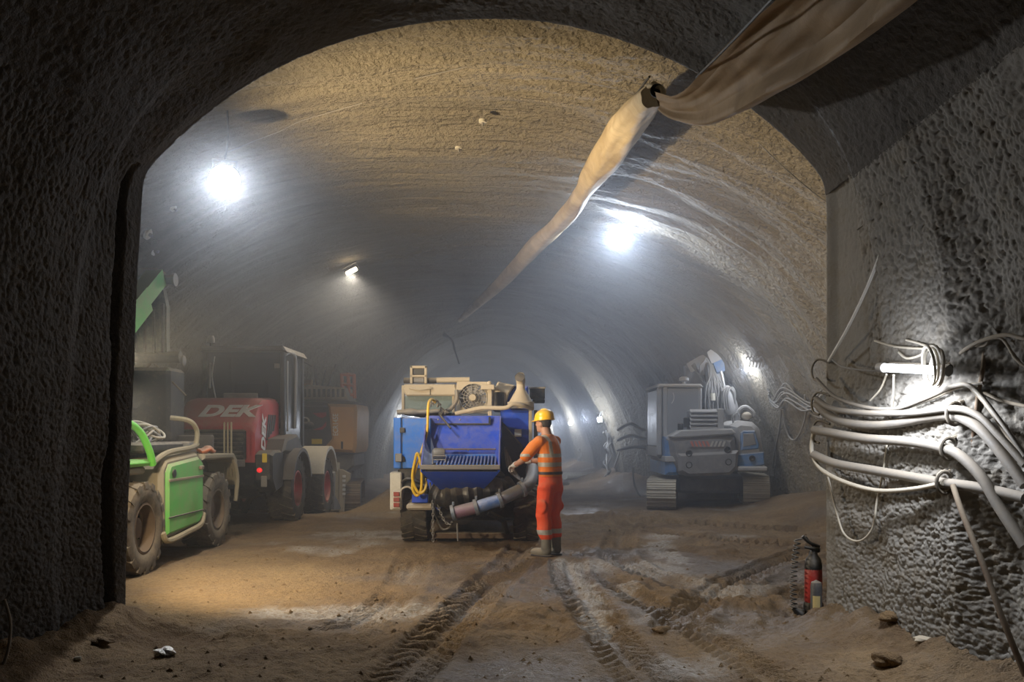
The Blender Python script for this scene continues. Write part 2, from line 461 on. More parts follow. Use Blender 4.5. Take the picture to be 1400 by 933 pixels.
# ---- floor: trampled mud with ruts and tyre prints
xs = np.concatenate([np.linspace(-9, -4.2, 90), np.linspace(-4.15, 4.2, 420), np.linspace(4.25, 8.5, 80)])
yr = [2.0]
while yr[-1] < 62: yr.append(yr[-1] + max(0.013, yr[-1] ** 2 * 0.00042))
ysF = np.array(yr); XF, YF = np.meshgrid(xs, ysF)
H = 0.035 * fbm(XF * 0.5, YF * 0.5, 71, 3) + 0.022 * fbm(XF * 2.0, YF * 2.0, 75, 3) + 0.020 * fbm(XF * 7, YF * 7, 77, 3) + 0.011 * fbm(XF * 22, YF * 22, 79, 2)
rough_spot = sstep(0.1, 0.6, fbm(XF * 0.45, YF * 0.6, 91, 3) + 0.5 * sstep(0.5, 2.0, XF) * sstep(12.5, 9, YF))
H += rough_spot * (0.085 * fbm(XF * 3.5, YF * 3.5, 81, 4))
def track(pts, width, depth, lug, pitch, chev=0.8, seed=0):
    """a rut with lug prints along a polyline"""
    global H
    p = smooth_path([(a, b, 0) for a, b in pts], 8); s0 = 0.0
    best = np.full(XF.shape, 1e9); S = np.zeros(XF.shape); Tt = np.zeros(XF.shape)
    for i in range(len(p) - 1):
        ax, ay = p[i].x, p[i].y; dx, dy = p[i + 1].x - ax, p[i + 1].y - ay; L = math.hypot(dx, dy)
        q = np.clip(((XF - ax) * dx + (YF - ay) * dy) / L ** 2, 0, 1)
        ex = XF - ax - q * dx; ey = YF - ay - q * dy; dd = np.hypot(ex, ey); m = dd < best
        best = np.where(m, dd, best); S = np.where(m, s0 + q * L, S); Tt = np.where(m, (ex * dy - ey * dx) / L, Tt); s0 += L
    fade = sstep(0.05, 0.45, vnoise(S * 0.9, S * 0 + seed, seed + 3)) * sstep(0, 0.6, S) * sstep(s0, s0 - 0.6, S)
    inside = sstep(width / 2 + 0.03, width / 2 - 0.03, best)
    berm = np.exp(-((best - width / 2 - 0.05) / 0.05) ** 2)
    ph = (S + chev * np.abs(Tt)) / pitch
    sq = sstep(-0.35, 0.35, np.sin(2 * PI * ph)) * sstep(0.02, 0.06, np.abs(Tt))
    H += -0.85 * depth * inside * (0.5 + 0.5 * fade) + berm * depth * 0.6 + inside * lug * 1.5 * fade * (sq - 0.5)
track([(-0.75, 5.0), (-0.62, 6.2), (-0.35, 8.0), (0.0, 10.2), (0.2, 12.5)], 0.42, 0.035, 0.034, 0.125, 0.9, 1)
track([(0.98, 4.6), (0.80, 6.0), (0.72, 7.4), (0.62, 9.2), (0.75, 12.0)], 0.40, 0.030, 0.030, 0.125, 0.9, 2)
track([(-2.1, 4.4), (-1.5, 6.2), (-1.1, 8.2), (-1.25, 11.5)], 0.40, 0.020, 0.022, 0.12, 0.9, 3)
track([(4.8, 11.2), (3.4, 12.2), (2.3, 13.4), (1.2, 15.2)], 0.45, 0.04, 0.045, 0.15, 0.0, 4)
track([(1.3, 7.0), (1.9, 8.4), (2.6, 9.6), (3.3, 10.6), (4.2, 11.8)], 0.40, 0.035, 0.04, 0.14, 0.9, 5)
track([(2.6, 7.3), (1.8, 8.8), (1.3, 10.5), (1.6, 13.0), (2.2, 16.5)], 0.42, 0.035, 0.035, 0.14, 0.9, 6)
track([(1.7, 4.9), (1.55, 6.3), (1.2, 8.0), (0.9, 10.0)], 0.34, 0.02, 0.028, 0.11, 0.9, 7)
track([(4.6, 13.4), (3.0, 14.4), (0.5, 15.6)], 0.5, 0.06, 0.05, 0.16, 0.0, 8)
# muck heaped against the walls
wr = np.where(YF < 7.2, wall_r(np.minimum(YF, 7.2)), 99); wl = np.where(YF < 7.2, wall_l(np.minimum(YF, 7.2)), -99)
nearm = sstep(7.6, 6.8, YF)
H += nearm * sstep(2.05, 2.75, XF - 0.18 * (7 - YF)) * (0.20 + 0.16 * fbm(XF * 2.4, YF * 2.4, 83, 4) + 0.07 * fbm(XF * 9, YF * 9, 84, 3)) + nearm * sstep(1.6, 2.6, XF) * 0.06
H += nearm * sstep(-2.45, -3.1, XF + 0.2 * (7 - YF)) * (0.16 + 0.12 * fbm(XF * 2, YF * 2, 85, 3))
vr = np.interp(YF, KY, np.array(KCX) + np.array(KW)); vl = np.interp(YF, KY, np.array(KCX) - np.array(KL))
far = sstep(7.6, 9, YF)
H += far * sstep(1.5, 0.2, vr - XF) * (0.35 + 0.2 * fbm(XF * 1.2, YF * 1.2, 87, 3)) * (YF > 20) + far * sstep(1.6, 0.1, vr - XF) * 0.42 * sstep(20.5, 16, YF)
H += far * sstep(1.2, 0.1, XF - vl) * 0.3
H -= 0.30 * sstep(16.2, 19.6, YF) * sstep(-2.6, -3.6, XF) * sstep(-7.0, -6.2, XF)
H += 0.34 * np.exp(-((XF + 2.35) / 0.7) ** 2 - ((YF - 18.6) / 1.5) ** 2)           # sand bank beside the brown excavator
H += 0.16 * np.exp(-((XF - 4.2) / 1.3) ** 2 - ((YF - 15.0) / 0.5) ** 2) * (1 + 0.5 * fbm(XF * 2, YF * 2, 89, 3))
H += 0.10 * np.exp(-((XF - 2.2) / 1.0) ** 2 - ((YF - 15.6) / 0.35) ** 2)
for (fx_, fy_, fr) in ((-4.15, 9.5, .6), (-4.15, 11.85, .6), (-5.9, 9.5, .6), (-5.9, 11.85, .6), (-1.36, 12.4, .45), (0.21, 12.4, .45), (-1.36, 15.4, .45), (0.21, 15.4, .45), (0.47, 10.94, .42),
                       (-3.9, 15.3, .6), (-5.6, 15.3, .6), (3.2, 18.2, .7), (5.2, 18.6, .7), (3.2, 19.6, .7), (3.1, 17.3, .6)):
    H *= 1 - sstep(fr, fr * 0.55, np.hypot(XF - fx_, YF - fy_))
# stains of spilled pale slurry and grit
pale = 0.9 * sstep(0.25, 0.75, np.exp(-((XF + 1.35) / 1.15) ** 2 - ((YF - 7.55) / 0.42) ** 2) + 0.25 * fbm(XF * 3, YF * 3, 95, 4)) 
def streakm(pts, w, amp, seed):
    b = np.full(XF.shape, 1e9)
    for (a, c), (e, g) in zip(pts, pts[1:]):
        dx, dy = e - a, g - c; q = np.clip(((XF - a) * dx + (YF - c) * dy) / (dx * dx + dy * dy), 0, 1)
        b = np.minimum(b, np.hypot(XF - a - q * dx, YF - c - q * dy))
    return amp * sstep(w, w * 0.3, b + w * 0.9 * fbm(XF * 5, YF * 5, seed, 4))
pale = np.maximum(pale, streakm([(0.62, 10.6), (0.72, 9.0), (0.70, 7.4), (0.66, 6.6)], 0.16, 0.9, 101))
pale = np.maximum(pale, streakm([(2.1, 12.4), (1.9, 11.4), (2.0, 10.4)], 0.22, 0.8, 103))
pale = np.maximum(pale, streakm([(-1.9, 13.6), (-2.8, 13.3), (-1.2, 12.8)], 0.35, 0.6, 105))
pale = np.maximum(pale, streakm([(1.2, 9.0), (1.05, 8.2)], 0.14, 0.7, 106))
pale = np.maximum(pale, 0.75 * sstep(0.35, 0.7, fbm(XF * 0.9, YF * 0.7, 107, 4) + 0.35 * np.exp(-((XF - 1.6) / 1.7) ** 2 - ((YF - 9.3) / 2.2) ** 2)))
wet = sstep(-0.05, 0.55, fbm(XF * 0.7, YF * 0.7, 111, 4) + 0.55 * np.exp(-((XF - 1.2) / 1.6) ** 2 - ((YF - 9.8) / 2.6) ** 2) - 0.1)
sand = sstep(0.2, 0.8, 0.9 * np.exp(-((XF + 2.6) / 1.5) ** 2 - ((YF - 9.0) / 2.0) ** 2) + 0.9 * np.exp(-((XF + 2.2) / 1.4) ** 2 - ((YF - 17.5) / 2.2) ** 2) + 0.5 * fbm(XF * 0.8, YF * 0.8, 113, 4))
m, nt, bs = _nodes('mud')
tc = nt.nodes.new('ShaderNodeTexCoord').outputs['Object']
def attr(k):
    a = nt.nodes.new('ShaderNodeAttribute'); a.attribute_name = k; return a.outputs['Fac']
n1 = _noise(nt, tc, 1.4, 6, 0.65, 0.5); n2 = _noise(nt, tc, 24, 5, 0.7); n3 = _noise(nt, tc, 75, 3, 0.6)
c = _mix(nt, _ramp(nt, n1, 0.32, 0.7), (0.17, 0.102, 0.046), (0.31, 0.205, 0.098))
c = _mix(nt, _math(nt, 'MULTIPLY', attr('sand'), 0.75), c, (0.36, 0.24, 0.11))
c = _mix(nt, _math(nt, 'MULTIPLY', _ramp(nt, n2, 0.4, 0.75), 0.55), c, (0.085, 0.055, 0.03))
c = _mix(nt, _math(nt, 'MULTIPLY', attr('wet'), 0.5), c, (0.085, 0.06, 0.036))
pf = _math(nt, 'MULTIPLY', attr('pale'), _ramp(nt, n2, 0.30, 0.62))
c = _mix(nt, pf, c, (0.52, 0.48, 0.42))
nt.links.new(c, bs.inputs['Base Color'])
rg = _math(nt, 'SUBTRACT', 0.92, _math(nt, 'MULTIPLY', attr('wet'), 0.55)); nt.links.new(rg, bs.inputs['Roughness'])
_bump(nt, _math(nt, 'ADD', n2, _math(nt, 'MULTIPLY', n3, 0.6)), 0.9, 0.05, bs)
M_mud = m
fl = link('floor', grid_mesh('floor', XF, YF, H, M_mud, attrs={'pale': pale, 'wet': wet, 'sand': sand}))
tag(fl, 'rutted brown mud floor with tyre prints and pale slurry stains', kind='structure')
from bisect import bisect
def ground(x, y):
    i = min(max(int(np.searchsorted(ysF, y)), 1), len(ysF) - 1); j = min(max(int(np.searchsorted(xs, x)), 1), len(xs) - 1)
    return float(H[i, j])

# ---- dusty air: it begins at the opening and thickens towards the tunnel beyond
def haze(name, y0, dens, label):
    m, nt, bs = _nodes(name); nt.nodes.remove(bs); v = nt.nodes.new('ShaderNodeVolumeScatter')
    v.inputs['Color'].default_value = (0.84, 0.90, 1.0, 1); v.inputs['Density'].default_value = dens; v.inputs['Anisotropy'].default_value = HAZE_G
    nt.links.new(v.outputs[0], nt.nodes['Material Output'].inputs['Volume'])
    o = MB().box(-9.5, 9, y0, 63, -1.2, 6.6).build(name, m, None, 0); tag(o, label, 'haze', kind='stuff')
haze('haze', 7.35, HAZE_CAVERN, 'thin dusty haze filling the cavern')
haze('haze', 14.5, HAZE_DEEP, 'thicker dusty haze deeper in the cavern and far tunnel')

# ================================================================== LAMPS
M_dark = paint('dark steel', (0.022, 0.021, 0.02), 0.55, 0.0, 0.25)
M_grey = paint('grey steel', (0.20, 0.20, 0.20), 0.5, 0.3, 0.4)
M_galv = paint('galvanised wire', (0.35, 0.34, 0.32), 0.45, 0.6, 0.3)
M_cream = paint('cream cable', (0.50, 0.46, 0.38), 0.55, 0, 0.3)
COOL, WHITE, WARM = (0.72, 0.82, 1.0), (0.93, 0.96, 1.0), (1.0, 0.77, 0.47)
def spot(name, loc, target, watts, c, angle=150, blend=0.6, size=0.06, parent=None):
    d = bpy.data.lights.new(name, 'SPOT'); d.energy = watts; d.color = c; d.spot_size = math.radians(angle); d.spot_blend = blend; d.shadow_soft_size = size
    o = bpy.data.objects.new(name, d); col.objects.link(o)
    o.location = loc; o.rotation_euler = (Vector(target) - Vector(loc)).to_track_quat('-Z', 'Y').to_euler(); return o
def point(name, loc, watts, c, size=0.05):
    d = bpy.data.lights.new(name, 'POINT'); d.energy = watts; d.color = c; d.shadow_soft_size = size
    o = bpy.data.objects.new(name, d); col.objects.link(o); o.location = loc; return o
def floodlamp(loc, target, r, label, c, strength, hang_to=None, group=None):
    loc = Vector(loc); d = (Vector(target) - loc).normalized(); a, b = _frame(d)
    t = thing('flood_lamp', loc, label, 'lamp', group)
    mb = MB(); mb.tube([loc - d * (r * 1.0), loc - d * (r * .7), loc - d * .02, loc], [r * .45, r * .8, r * 1.08, r * 1.1], 20); mb.build('housing', M_dark, t)
    mb = MB(); mb.tube([loc + d * .001, loc + d * .012, loc + d * .028], [r, r * .96, r * .55], 24); mb.build('lens', emit('lamp lens %.2f %.2f' % (c[0], c[2]), c, strength), t)
    mb = MB()
    for s in (-1, 1): mb.tube([loc - d * r * .7 + a * s * r * .75, loc - d * r * .7 + a * s * r * .75 + b * r * 1.3], r * .08, 6)
    mb.tube([loc - d * r * .7 - a * r * .8 + b * r * 1.3, loc - d * r * .7 + a * r * .8 + b * r * 1.3], r * .08, 6); mb.build('bracket', M_grey, t)
    if hang_to is not None:
        mb = MB(); p = loc - d * r * .7 + b * r * 1.3; mb.tube(smooth_path([p, (p + Vector(hang_to)) / 2 + Vector((.02, 0, -.02)), hang_to]), 0.012, 6); mb.build('cord', M_dark, t)
    return t, loc + d * 0.06
def near_ceiling(p): return (p[0], p[1] + .1, vault_z(p[0], p[1]) - 0.04)
pA = P(307, 247, 9.8); tgtA = pA + Vector((0.25, -0.25, -1.0))
_, q = floodlamp(pA, (-.6, 0, 1.0), 0.165, 'bright round flood lamp hung above the green telehandler', WHITE, 60, near_ceiling(pA))
spot('flood_light', q, tgtA, W_LEFT, WHITE, 172, 0.25, 0.10)
pB = P(848, 322, 15.3); tgtB = pB + Vector((-0.05, -0.6, -1.0))
_, q = floodlamp(pB, (.2, 0, 1.0), 0.19, 'bright round flood lamp on the vault beside the canvas duct', (0.82, 0.90, 1.0), 60, near_ceiling(pB))
spot('flood_light', q, tgtB, W_CENTRE, (0.74, 0.84, 1.0), 172, 0.25, 0.10)
pC = P(482, 373, 17.5); t = thing('halogen_lamp', pC, 'small tilted rectangular halogen lamp high on the cavern vault', 'lamp')
R_ = Matrix.Translation(pC) @ Matrix.Rotation(math.radians(-28), 4, 'Y') @ Matrix.Rotation(math.radians(-20), 4, 'X')
mb = MB(); mb.M = R_; mb.box(-.13, .13, -.02, .07, .0, .09, .015); mb.build('housing', M_dark, t)
mb = MB(); mb.M = R_; mb.box(-.115, .115, -.075, -.0, -.012, .045, .01); mb.build('lens', emit('halogen lens', (1.0, .82, .58), 22), t)
mb = MB(); mb.M = R_; mb.tube([(-.15, .03, .05), (-.15, .03, .2), (.15, .03, .2), (.15, .03, .05)], .012, 6); mb.build('bracket', M_grey, t)
spot('halogen_light', pC + Vector((0.02, -.12, -.04)), pC + Vector((-0.4, -1.2, -3.0)), W_HALOGEN, (1.0, .86, .66), 130, .6, .05)

# warm twin floodlights on a stand just behind the left edge of the opening; only their light is seen from here
pW = Vector((-3.8, 8.35, 2.15)); tgtW = (1.0, 11.8, 5.2); pW2 = Vector((-3.6, 7.75, 1.85)); tgtW2 = (-0.2, 10.8, 0.5)
t, q = floodlamp(pW, tgtW, 0.14, 'warm flood lamp on a stand behind the left edge, aimed at the vault', WARM, 30)
mb = MB(); mb.tube([(pW.x, pW.y + .14, pW.z - .05), (pW.x - .28, pW.y + .14, pW.z - .1), (pW.x - .3, pW.y + .14, .35)], .02, 8)
for k in range(3):
    an = 2 * PI * k / 3 + .4; mb.tube([(pW.x - .3, pW.y + .14, .7), (pW.x - .3 + .2 * math.cos(an), pW.y + .14 + .2 * math.sin(an), .0)], .014, 6)
mb.build('tripod', M_dark, t)
spot('warm_flood_light', q, tgtW, W_WARM, WARM, 88, 0.8, 0.08)
t, q = floodlamp(pW2, tgtW2, 0.11, 'lower warm flood lamp behind the left edge, aimed at the floor', WARM, 30)
spot('warm_flood_light', q, tgtW2, W_WARM2, (1.0, 0.80, 0.55), 140, 0.6, 0.08)

# tube lamp on the right wall
def RW(px, py, off=0.1):
    """a point seen at a pixel and lying off metres in front of the right wall"""
    k = (px - 700) / FPX; Y = (2.51 - off + 1.96) / (k + 0.28); return P(px, py, Y)
pa, pb = RW(1207, 503, .26), RW(1289, 507, .26)
t = thing('tube_lamp', (pa + pb) / 2, 'glowing white tube lamp tied to the coarse wall above the thick cables', 'lamp')
mb = MB(); mb.cyl(pa, pb, .027, n=16); mb.build('tube', emit('tube glow', (0.82, 0.88, 1.0), 9), t)
mb = MB(); dv = (pb - pa).normalized(); mb.cyl(pa - dv * .04, pa + dv * .015, .034, n=14); mb.build('end_cap', M_grey, t); MB().cyl(pb - dv * .015, pb + dv * .05, .034, n=14).build('end_cap', M_grey, t)
mb = MB(); w_ = Vector((.055, .015, .02)); mb.tube([pa + w_, pb + w_], .022, 8); mb.build('holder', M_dark, t)
for k in range(2):
    q = pa.lerp(pb, .25 + .5 * k) + Vector((-.20, -.06, -.06))
    spot('tube_light', q, q + Vector((.25, .0, -1)), W_TUBE, (0.88, 0.92, 1.0), 165, .4, .05)
point('tube_light', pa.lerp(pb, .5) + Vector((-.12, -.04, .03)), W_TUBE * .14, (0.88, 0.92, 1.0), .05)

# wall lamp above the blue-grey excavator and the lamps of the far tunnel, the left ones added
def tubelet(loc, half, label, watts, c, strength, rad=.03, group=None, rise=.25, off=(-.22, -.10, -.05)):
    loc = Vector(loc); half = Vector(half)
    t = thing('wall_lamp', loc, label, 'lamp', group)
    MB().cyl(loc - half, loc + half, rad, n=12).build('tube', emit('wall lamp glow', c, strength), t)
    mb = MB()
    for s in (-1, 1): mb.tube([loc + half * .8 * s, loc + half * .8 * s + Vector((.04, 0, rise * .55)), loc + Vector((.06, .02, rise))], .012, 6)
    mb.build('hanger', M_galv, t)
    point('wall_light', loc + Vector(off), watts, c, .05); return t
pD = P(1031, 503, 17.9)
tubelet(pD, (.17, -.05, .03), 'bright lamp hanging on the vault above the blue-grey excavator', W_WALL, (.80, .87, 1.0), 45, .045)
for (px, py, Y, lab, wm) in ((820, 574, 25.2, 'small lamp on the first rib of the far tunnel', 1.0), (780, 579, 33.6, 'small lamp on a deeper rib of the far tunnel, next inward', 1.1), (758, 584, 43.6, 'faintest and deepest lamp in the far tunnel', 1.1)):
    p = P(px, py, Y); tubelet(p, (.05, -.02, .01), lab, W_FAR * wm, (.74, .83, 1.0), 80, .07, 'far tunnel lamps', .25, (-.45, -.30, .05))
for Y, lab in ((30.0, 'added lamp low on the left side of the far tunnel, first inward'), (39.0, 'added lamp on the left side of the far tunnel, second inward'), (49.0, 'added lamp on the left side of the far tunnel, deepest in')):  # unseen lamps added on the left to brighten the arcs of the vault
    p = Vector((vault_x(2.0, Y, -1) + .25, Y, 2.0)); tubelet(p, (.05, -.02, .01), lab, W_FAR, (.74, .83, 1.0), 40, .05, 'added left far tunnel lamps', .25, (.45, -.30, .05))

# ================================================================== MACHINES
M_blue = paint('blue paint', (0.012, 0.07, 0.55), 0.38, 0, 0.10)
M_lblue = paint('light blue paint', (0.02, 0.17, 0.62), 0.42, 0, 0.22)
M_tan = paint('dust coated tan', (0.40, 0.35, 0.27), 0.7, 0, 0.5, (0.42, 0.36, 0.27))
M_creamp = paint('cream paint', (0.56, 0.53, 0.44), 0.5, 0, 0.25)
M_rub = paint('tyre rubber', (0.020, 0.019, 0.018), 0.75, 0, 0.42, (0.17, 0.14, 0.10), 9)
M_rubd = paint('muddy tyre rubber', (0.04, 0.035, 0.028), 0.85, 0, 0.6, (0.17, 0.135, 0.09), 7)
M_black = paint('black plastic', (0.012, 0.012, 0.012), 0.5, 0, 0.12)
M_blackr = paint('black rubber', (0.018, 0.018, 0.020), 0.38, 0, 0.10)
M_yel = paint('yellow hose', (0.72, 0.45, 0.02), 0.45, 0, 0.08)
M_red = paint('red paint', (0.42, 0.022, 0.03), 0.42, 0, 0.12)
M_rimred = paint('red rim', (0.50, 0.05, 0.05), 0.5, 0, 0.25)
M_white = paint('white lettering', (0.75, 0.74, 0.72), 0.5, 0, 0.05)
M_green = paint('green paint', (0.10, 0.42, 0.07), 0.45, 0, 0.38, (0.33, 0.28, 0.18), 4)
M_greenb = paint('bright green paint', (0.13, 0.55, 0.06), 0.42, 0, 0.12)
M_olive = paint('dusty olive steel', (0.20, 0.175, 0.11), 0.7, 0, 0.45, (0.27, 0.22, 0.14))
M_mudrim = paint('muddy rim', (0.075, 0.05, 0.03), 0.8, 0, 0.4, (0.15, 0.105, 0.065))
M_cab = glass('dark cab glass', (0.02, 0.022, 0.025), 0.35)
M_dustglass = glass('dusty cab glass', (0.30, 0.31, 0.33), 0.10, 0.35)
M_clear = glass('pale window glass', (0.20, 0.26, 0.26), 0.35, .15)
M_orl = emit('orange lamp glass', (0.75, 0.22, 0.04), 0.12)
M_tail = emit('red tail lamp', (0.8, 0.02, 0.02), 0.9)
M_tailoff = paint('red lamp glass', (0.30, 0.03, 0.02), 0.3, 0, 0.2)
M_silver = paint('bare metal', (0.42, 0.42, 0.42), 0.35, 0.7, 0.2)
M_purple = paint('worn purple pipe', (0.23, 0.13, 0.22), 0.4, 0.2, 0.3)
M_pblue = paint('scuffed blue pipe', (0.10, 0.20, 0.50), 0.35, 0.2, 0.25, (0.5, 0.5, 0.5))
M_steelb = paint('blue grey pipe', (0.17, 0.22, 0.30), 0.4, 0.3, 0.3)
M_sticker = paint('white sticker', (0.7, 0.7, 0.68), 0.5, 0, 0.15)
M_yellow = paint('yellow sticker', (0.75, 0.55, 0.03), 0.5, 0, 0.1)
M_brown = paint('ochre paint', (0.58, 0.33, 0.11), 0.5, 0, 0.2, (0.34, 0.26, 0.17))
M_char = paint('charcoal paint', (0.065, 0.06, 0.055), 0.5, 0, 0.28, (0.16, 0.14, 0.12))
M_oran = paint('orange paint', (0.60, 0.16, 0.05), 0.5, 0, 0.3)
M_gblue = paint('blue excavator paint', (0.04, 0.17, 0.42), 0.5, 0, 0.4, (0.33, 0.32, 0.31))
M_egrey = paint('dusty excavator grey', (0.34, 0.345, 0.36), 0.6, 0, 0.5, (0.42, 0.40, 0.37))
M_edark = paint('dusty dark cast iron', (0.15, 0.15, 0.155), 0.6, 0, 0.5, (0.30, 0.28, 0.26))
M_pad = paint('dusty track pad', (0.30, 0.27, 0.22), 0.7, 0, 0.7, (0.46, 0.41, 0.32))
M_hose = paint('dusty hose', (0.17, 0.165, 0.16), 0.6, 0, 0.4, (0.27, 0.26, 0.24))
M_rust = paint('rusty brown steel', (0.13, 0.08, 0.05), 0.8, 0.2, 0.4)

def bx(name, mat, root, px0, py0, px1, py1, Y0, Y1, b=.015):
    """box whose front face is seen between two pixels at distance Y0 and which runs back to Y1"""
    a = P(px0, py0, Y0); c = P(px1, py1, Y0)
    return MB().box(a.x, c.x, Y0, Y1, c.z, a.z, b).build(name, mat, root)
def poly(name, mat, root, pts, Y0, Y1, b=.02):
    return MB().prism([(P(x, y, Y0).x, P(x, y, Y0).z) for x, y in pts], 'y', Y0, Y1, b).build(name, mat, root)
def polyx(name, mat, root, pts, X0, X1, b=.02):
    """the same for a silhouette on a side plane x = X0"""
    return MB().prism([(PX(x, y, X0).y, PX(x, y, X0).z) for x, y in pts], 'x', X0, X1, b).build(name, mat, root)
def hose(name, mat, root, pts, r, k=6, n=8):
    return MB().tube(smooth_path(pts, k), r, n).build(name, mat, root)

WHEELS = {}
def wheel(root, c, R, w, rim_r, tyre_mat, rim_mat, lugs=20, side=1, key='a'):
    """tyre with cleats (> rim > hub); side +1 shows its face towards +x"""
    k = (key, side)
    if k in WHEELS:
        src = WHEELS[k]; off = Vector(c) - ROOT[root.name]
        ty = src[0].copy(); col.objects.link(ty); ty.parent = root; ty.location = off
        for s_ in src[1:]:
            o = s_.copy(); col.objects.link(o); o.parent = ty
        return
    base = Vector(c)
    def reg(o, parent):
        o.parent = parent; return o
    mb = MB(); h = w / 2
    prof = [(rim_r, -h * .8), (rim_r + .03, -h * .95), (R * .80, -h), (R * .93, -h * .93), (R * .965, -h * .75), (R * .97, 0), (R * .965, h * .75), (R * .93, h * .93), (R * .80, h), (rim_r + .03, h * .95), (rim_r, h * .8)]
    mb.lathe(prof, (0, 0, 0), 'x', 44, False)
    for i in range(lugs):
        for s in (-1, 1):
            a0 = 2 * PI * (i + (.5 if s > 0 else 0)) / lugs; pts = []
            da = 2 * PI / lugs * .24
            def pt(x, ang, r): return (x, r * math.cos(ang), r * math.sin(ang))
            tw = 2 * PI / lugs * .55
            lo, hi = [], []
            for (x, sh, rr) in ((s * .01, 0, R), (s * h * .98, tw, R * .985), (s * h * 1.02, tw, R * .90)):
                for dd in (-da, da): lo.append(pt(x, a0 + sh + dd, rr * .94 if rr > R * .95 else rr * .93)); hi.append(pt(x, a0 + sh + dd, rr))
            o = len(mb.v); mb._add(lo + hi, [(0, 2, 3, 1), (2, 4, 5, 3), (6, 7, 9, 8), (8, 9, 11, 10), (0, 6, 8, 2), (2, 8, 10, 4), (1, 3, 9, 7), (3, 5, 11, 9), (0, 1, 7, 6), (4, 10, 11, 5)])
    ty = mb.build('tyre', tyre_mat, None, 40, loc=(0, 0, 0)); ty.parent = root; ty.location = base - ROOT[root.name]; ROOT[ty.name] = Vector()
    mb = MB(); s = side
    mb.lathe([(rim_r + .01, s * h * .90), (rim_r - .015, s * h * .92), (rim_r - .02, s * h * .70), (rim_r * .86, s * h * .32), (rim_r * .45, s * h * .26), (rim_r * .40, s * h * .50), (rim_r * .18, s * h * .56), (0.0, s * h * .56)], (0, 0, 0), 'x', 32, False)
    mb.lathe([(rim_r + .005, -s * h * .85), (rim_r * .8, -s * h * .4), (0.0, -s * h * .4)], (0, 0, 0), 'x', 24, False)
    rm = mb.build('rim', rim_mat, None, 35, loc=(0, 0, 0)); rm.parent = ty; ROOT[rm.name] = Vector()
    mb = MB()
    for i in range(8):
        a = 2 * PI * i / 8; mb.cyl((s * h * .24, rim_r * .62 * math.cos(a), rim_r * .62 * math.sin(a)), (s * h * .38, rim_r * .62 * math.cos(a), rim_r * .62 * math.sin(a)), rim_r * .055, n=6)
    nb = mb.build('wheel_nuts', M_dark, None, 30, loc=(0, 0, 0)); nb.parent = ty; nb['kind'] = 'stuff'
    WHEELS[k] = [ty, rm, nb]

# ------------------------------------------------------------------ blue shotcrete pump
T0 = Vector((-0.59, 12.0, 0))
pump = thing('concrete_pump_truck', T0, 'blue concrete spraying machine with open hopper, the worker standing at its corner', 'truck')
for (x, y) in ((-1.36, 12.45), (0.20, 12.45), (-1.36, 15.3), (0.20, 15.3)):
    wheel(pump, (x, y, .40), .40, .36, .23, M_rub, M_dark, 18, -1 if x < -.5 else 1, 'pump')
bx('chassis', M_dark, pump, 578, 668, 706, 712, 12.35, 16.2, .04)
bx('axle', M_rust, pump, 580, 729, 706, 737, 12.36, 12.5, .01)
MB().box(-1.2, .05, 15.2, 15.4, .3, .5, .03).build('axle', M_rust, pump)
# left side body: blue panels parted by a door gap
bx('side_panel', M_lblue, pump, 538, 570.5, 548.5, 641, 12.0, 15.6, .012)
bx('rear_door', M_lblue, pump, 550, 571.5, 589, 641, 12.0, 15.6, .012)
bx('door_seam', M_black, pump, 547.5, 572, 551.5, 640, 12.02, 15.5, .0)
bx('sill', M_black, pump, 544, 641, 584, 668, 12.03, 15.4, .02)
for py in (585, 625): bx('hinge', M_dark, pump, 546.5, py, 553, py + 7, 11.97, 12.0, .004)
bx('work_lamp', M_grey, pump, 540, 620.5, 549.5, 632, 11.93, 12.0, .01)
bx('bumper', M_creamp, pump, 533, 646, 549, 698, 11.95, 12.3, .015)
tl = bx('tail_lamp', M_creamp, pump, 536, 671, 547.5, 696, 11.92, 11.96, .006)
for k in range(3): bx('tail_lens', M_tailoff, tl, 538, 673 + 7.4 * k, 546, 679 + 7.4 * k, 11.90, 11.93, .004)
bx('mudguard', M_tan, pump, 555, 688.5, 592, 698, 11.98, 12.8, .03)
bx('bracket', M_blue, pump, 563, 676, 585, 688, 11.95, 12.05, .01)
# right side body
poly('side_housing', M_blue, pump, [(684, 562), (690, 558), (724, 560), (724, 668), (684, 668)], 12.45, 15.6, .02)
poly('splash_cover', M_blackr, pump, [(686, 576), (694, 585), (712, 607), (726, 628), (726, 672), (684, 672)], 12.36, 12.44, .015)
bx('corner_post', M_tan, pump, 723, 560, 727.5, 668, 12.38, 12.5, .006)
bx('corner_post', M_grey, pump, 730, 561, 735, 668, 12.5, 12.62, .006)
bx('inspection_plate', M_sticker, pump, 703.5, 587, 713, 597.5, 12.43, 12.45, .002)
bx('side_skirt', M_black, pump, 684, 668, 741, 700, 12.45, 12.8, .03)
bx('fender', M_black, pump, 700, 640, 741, 690, 12.62, 15.2, .04)
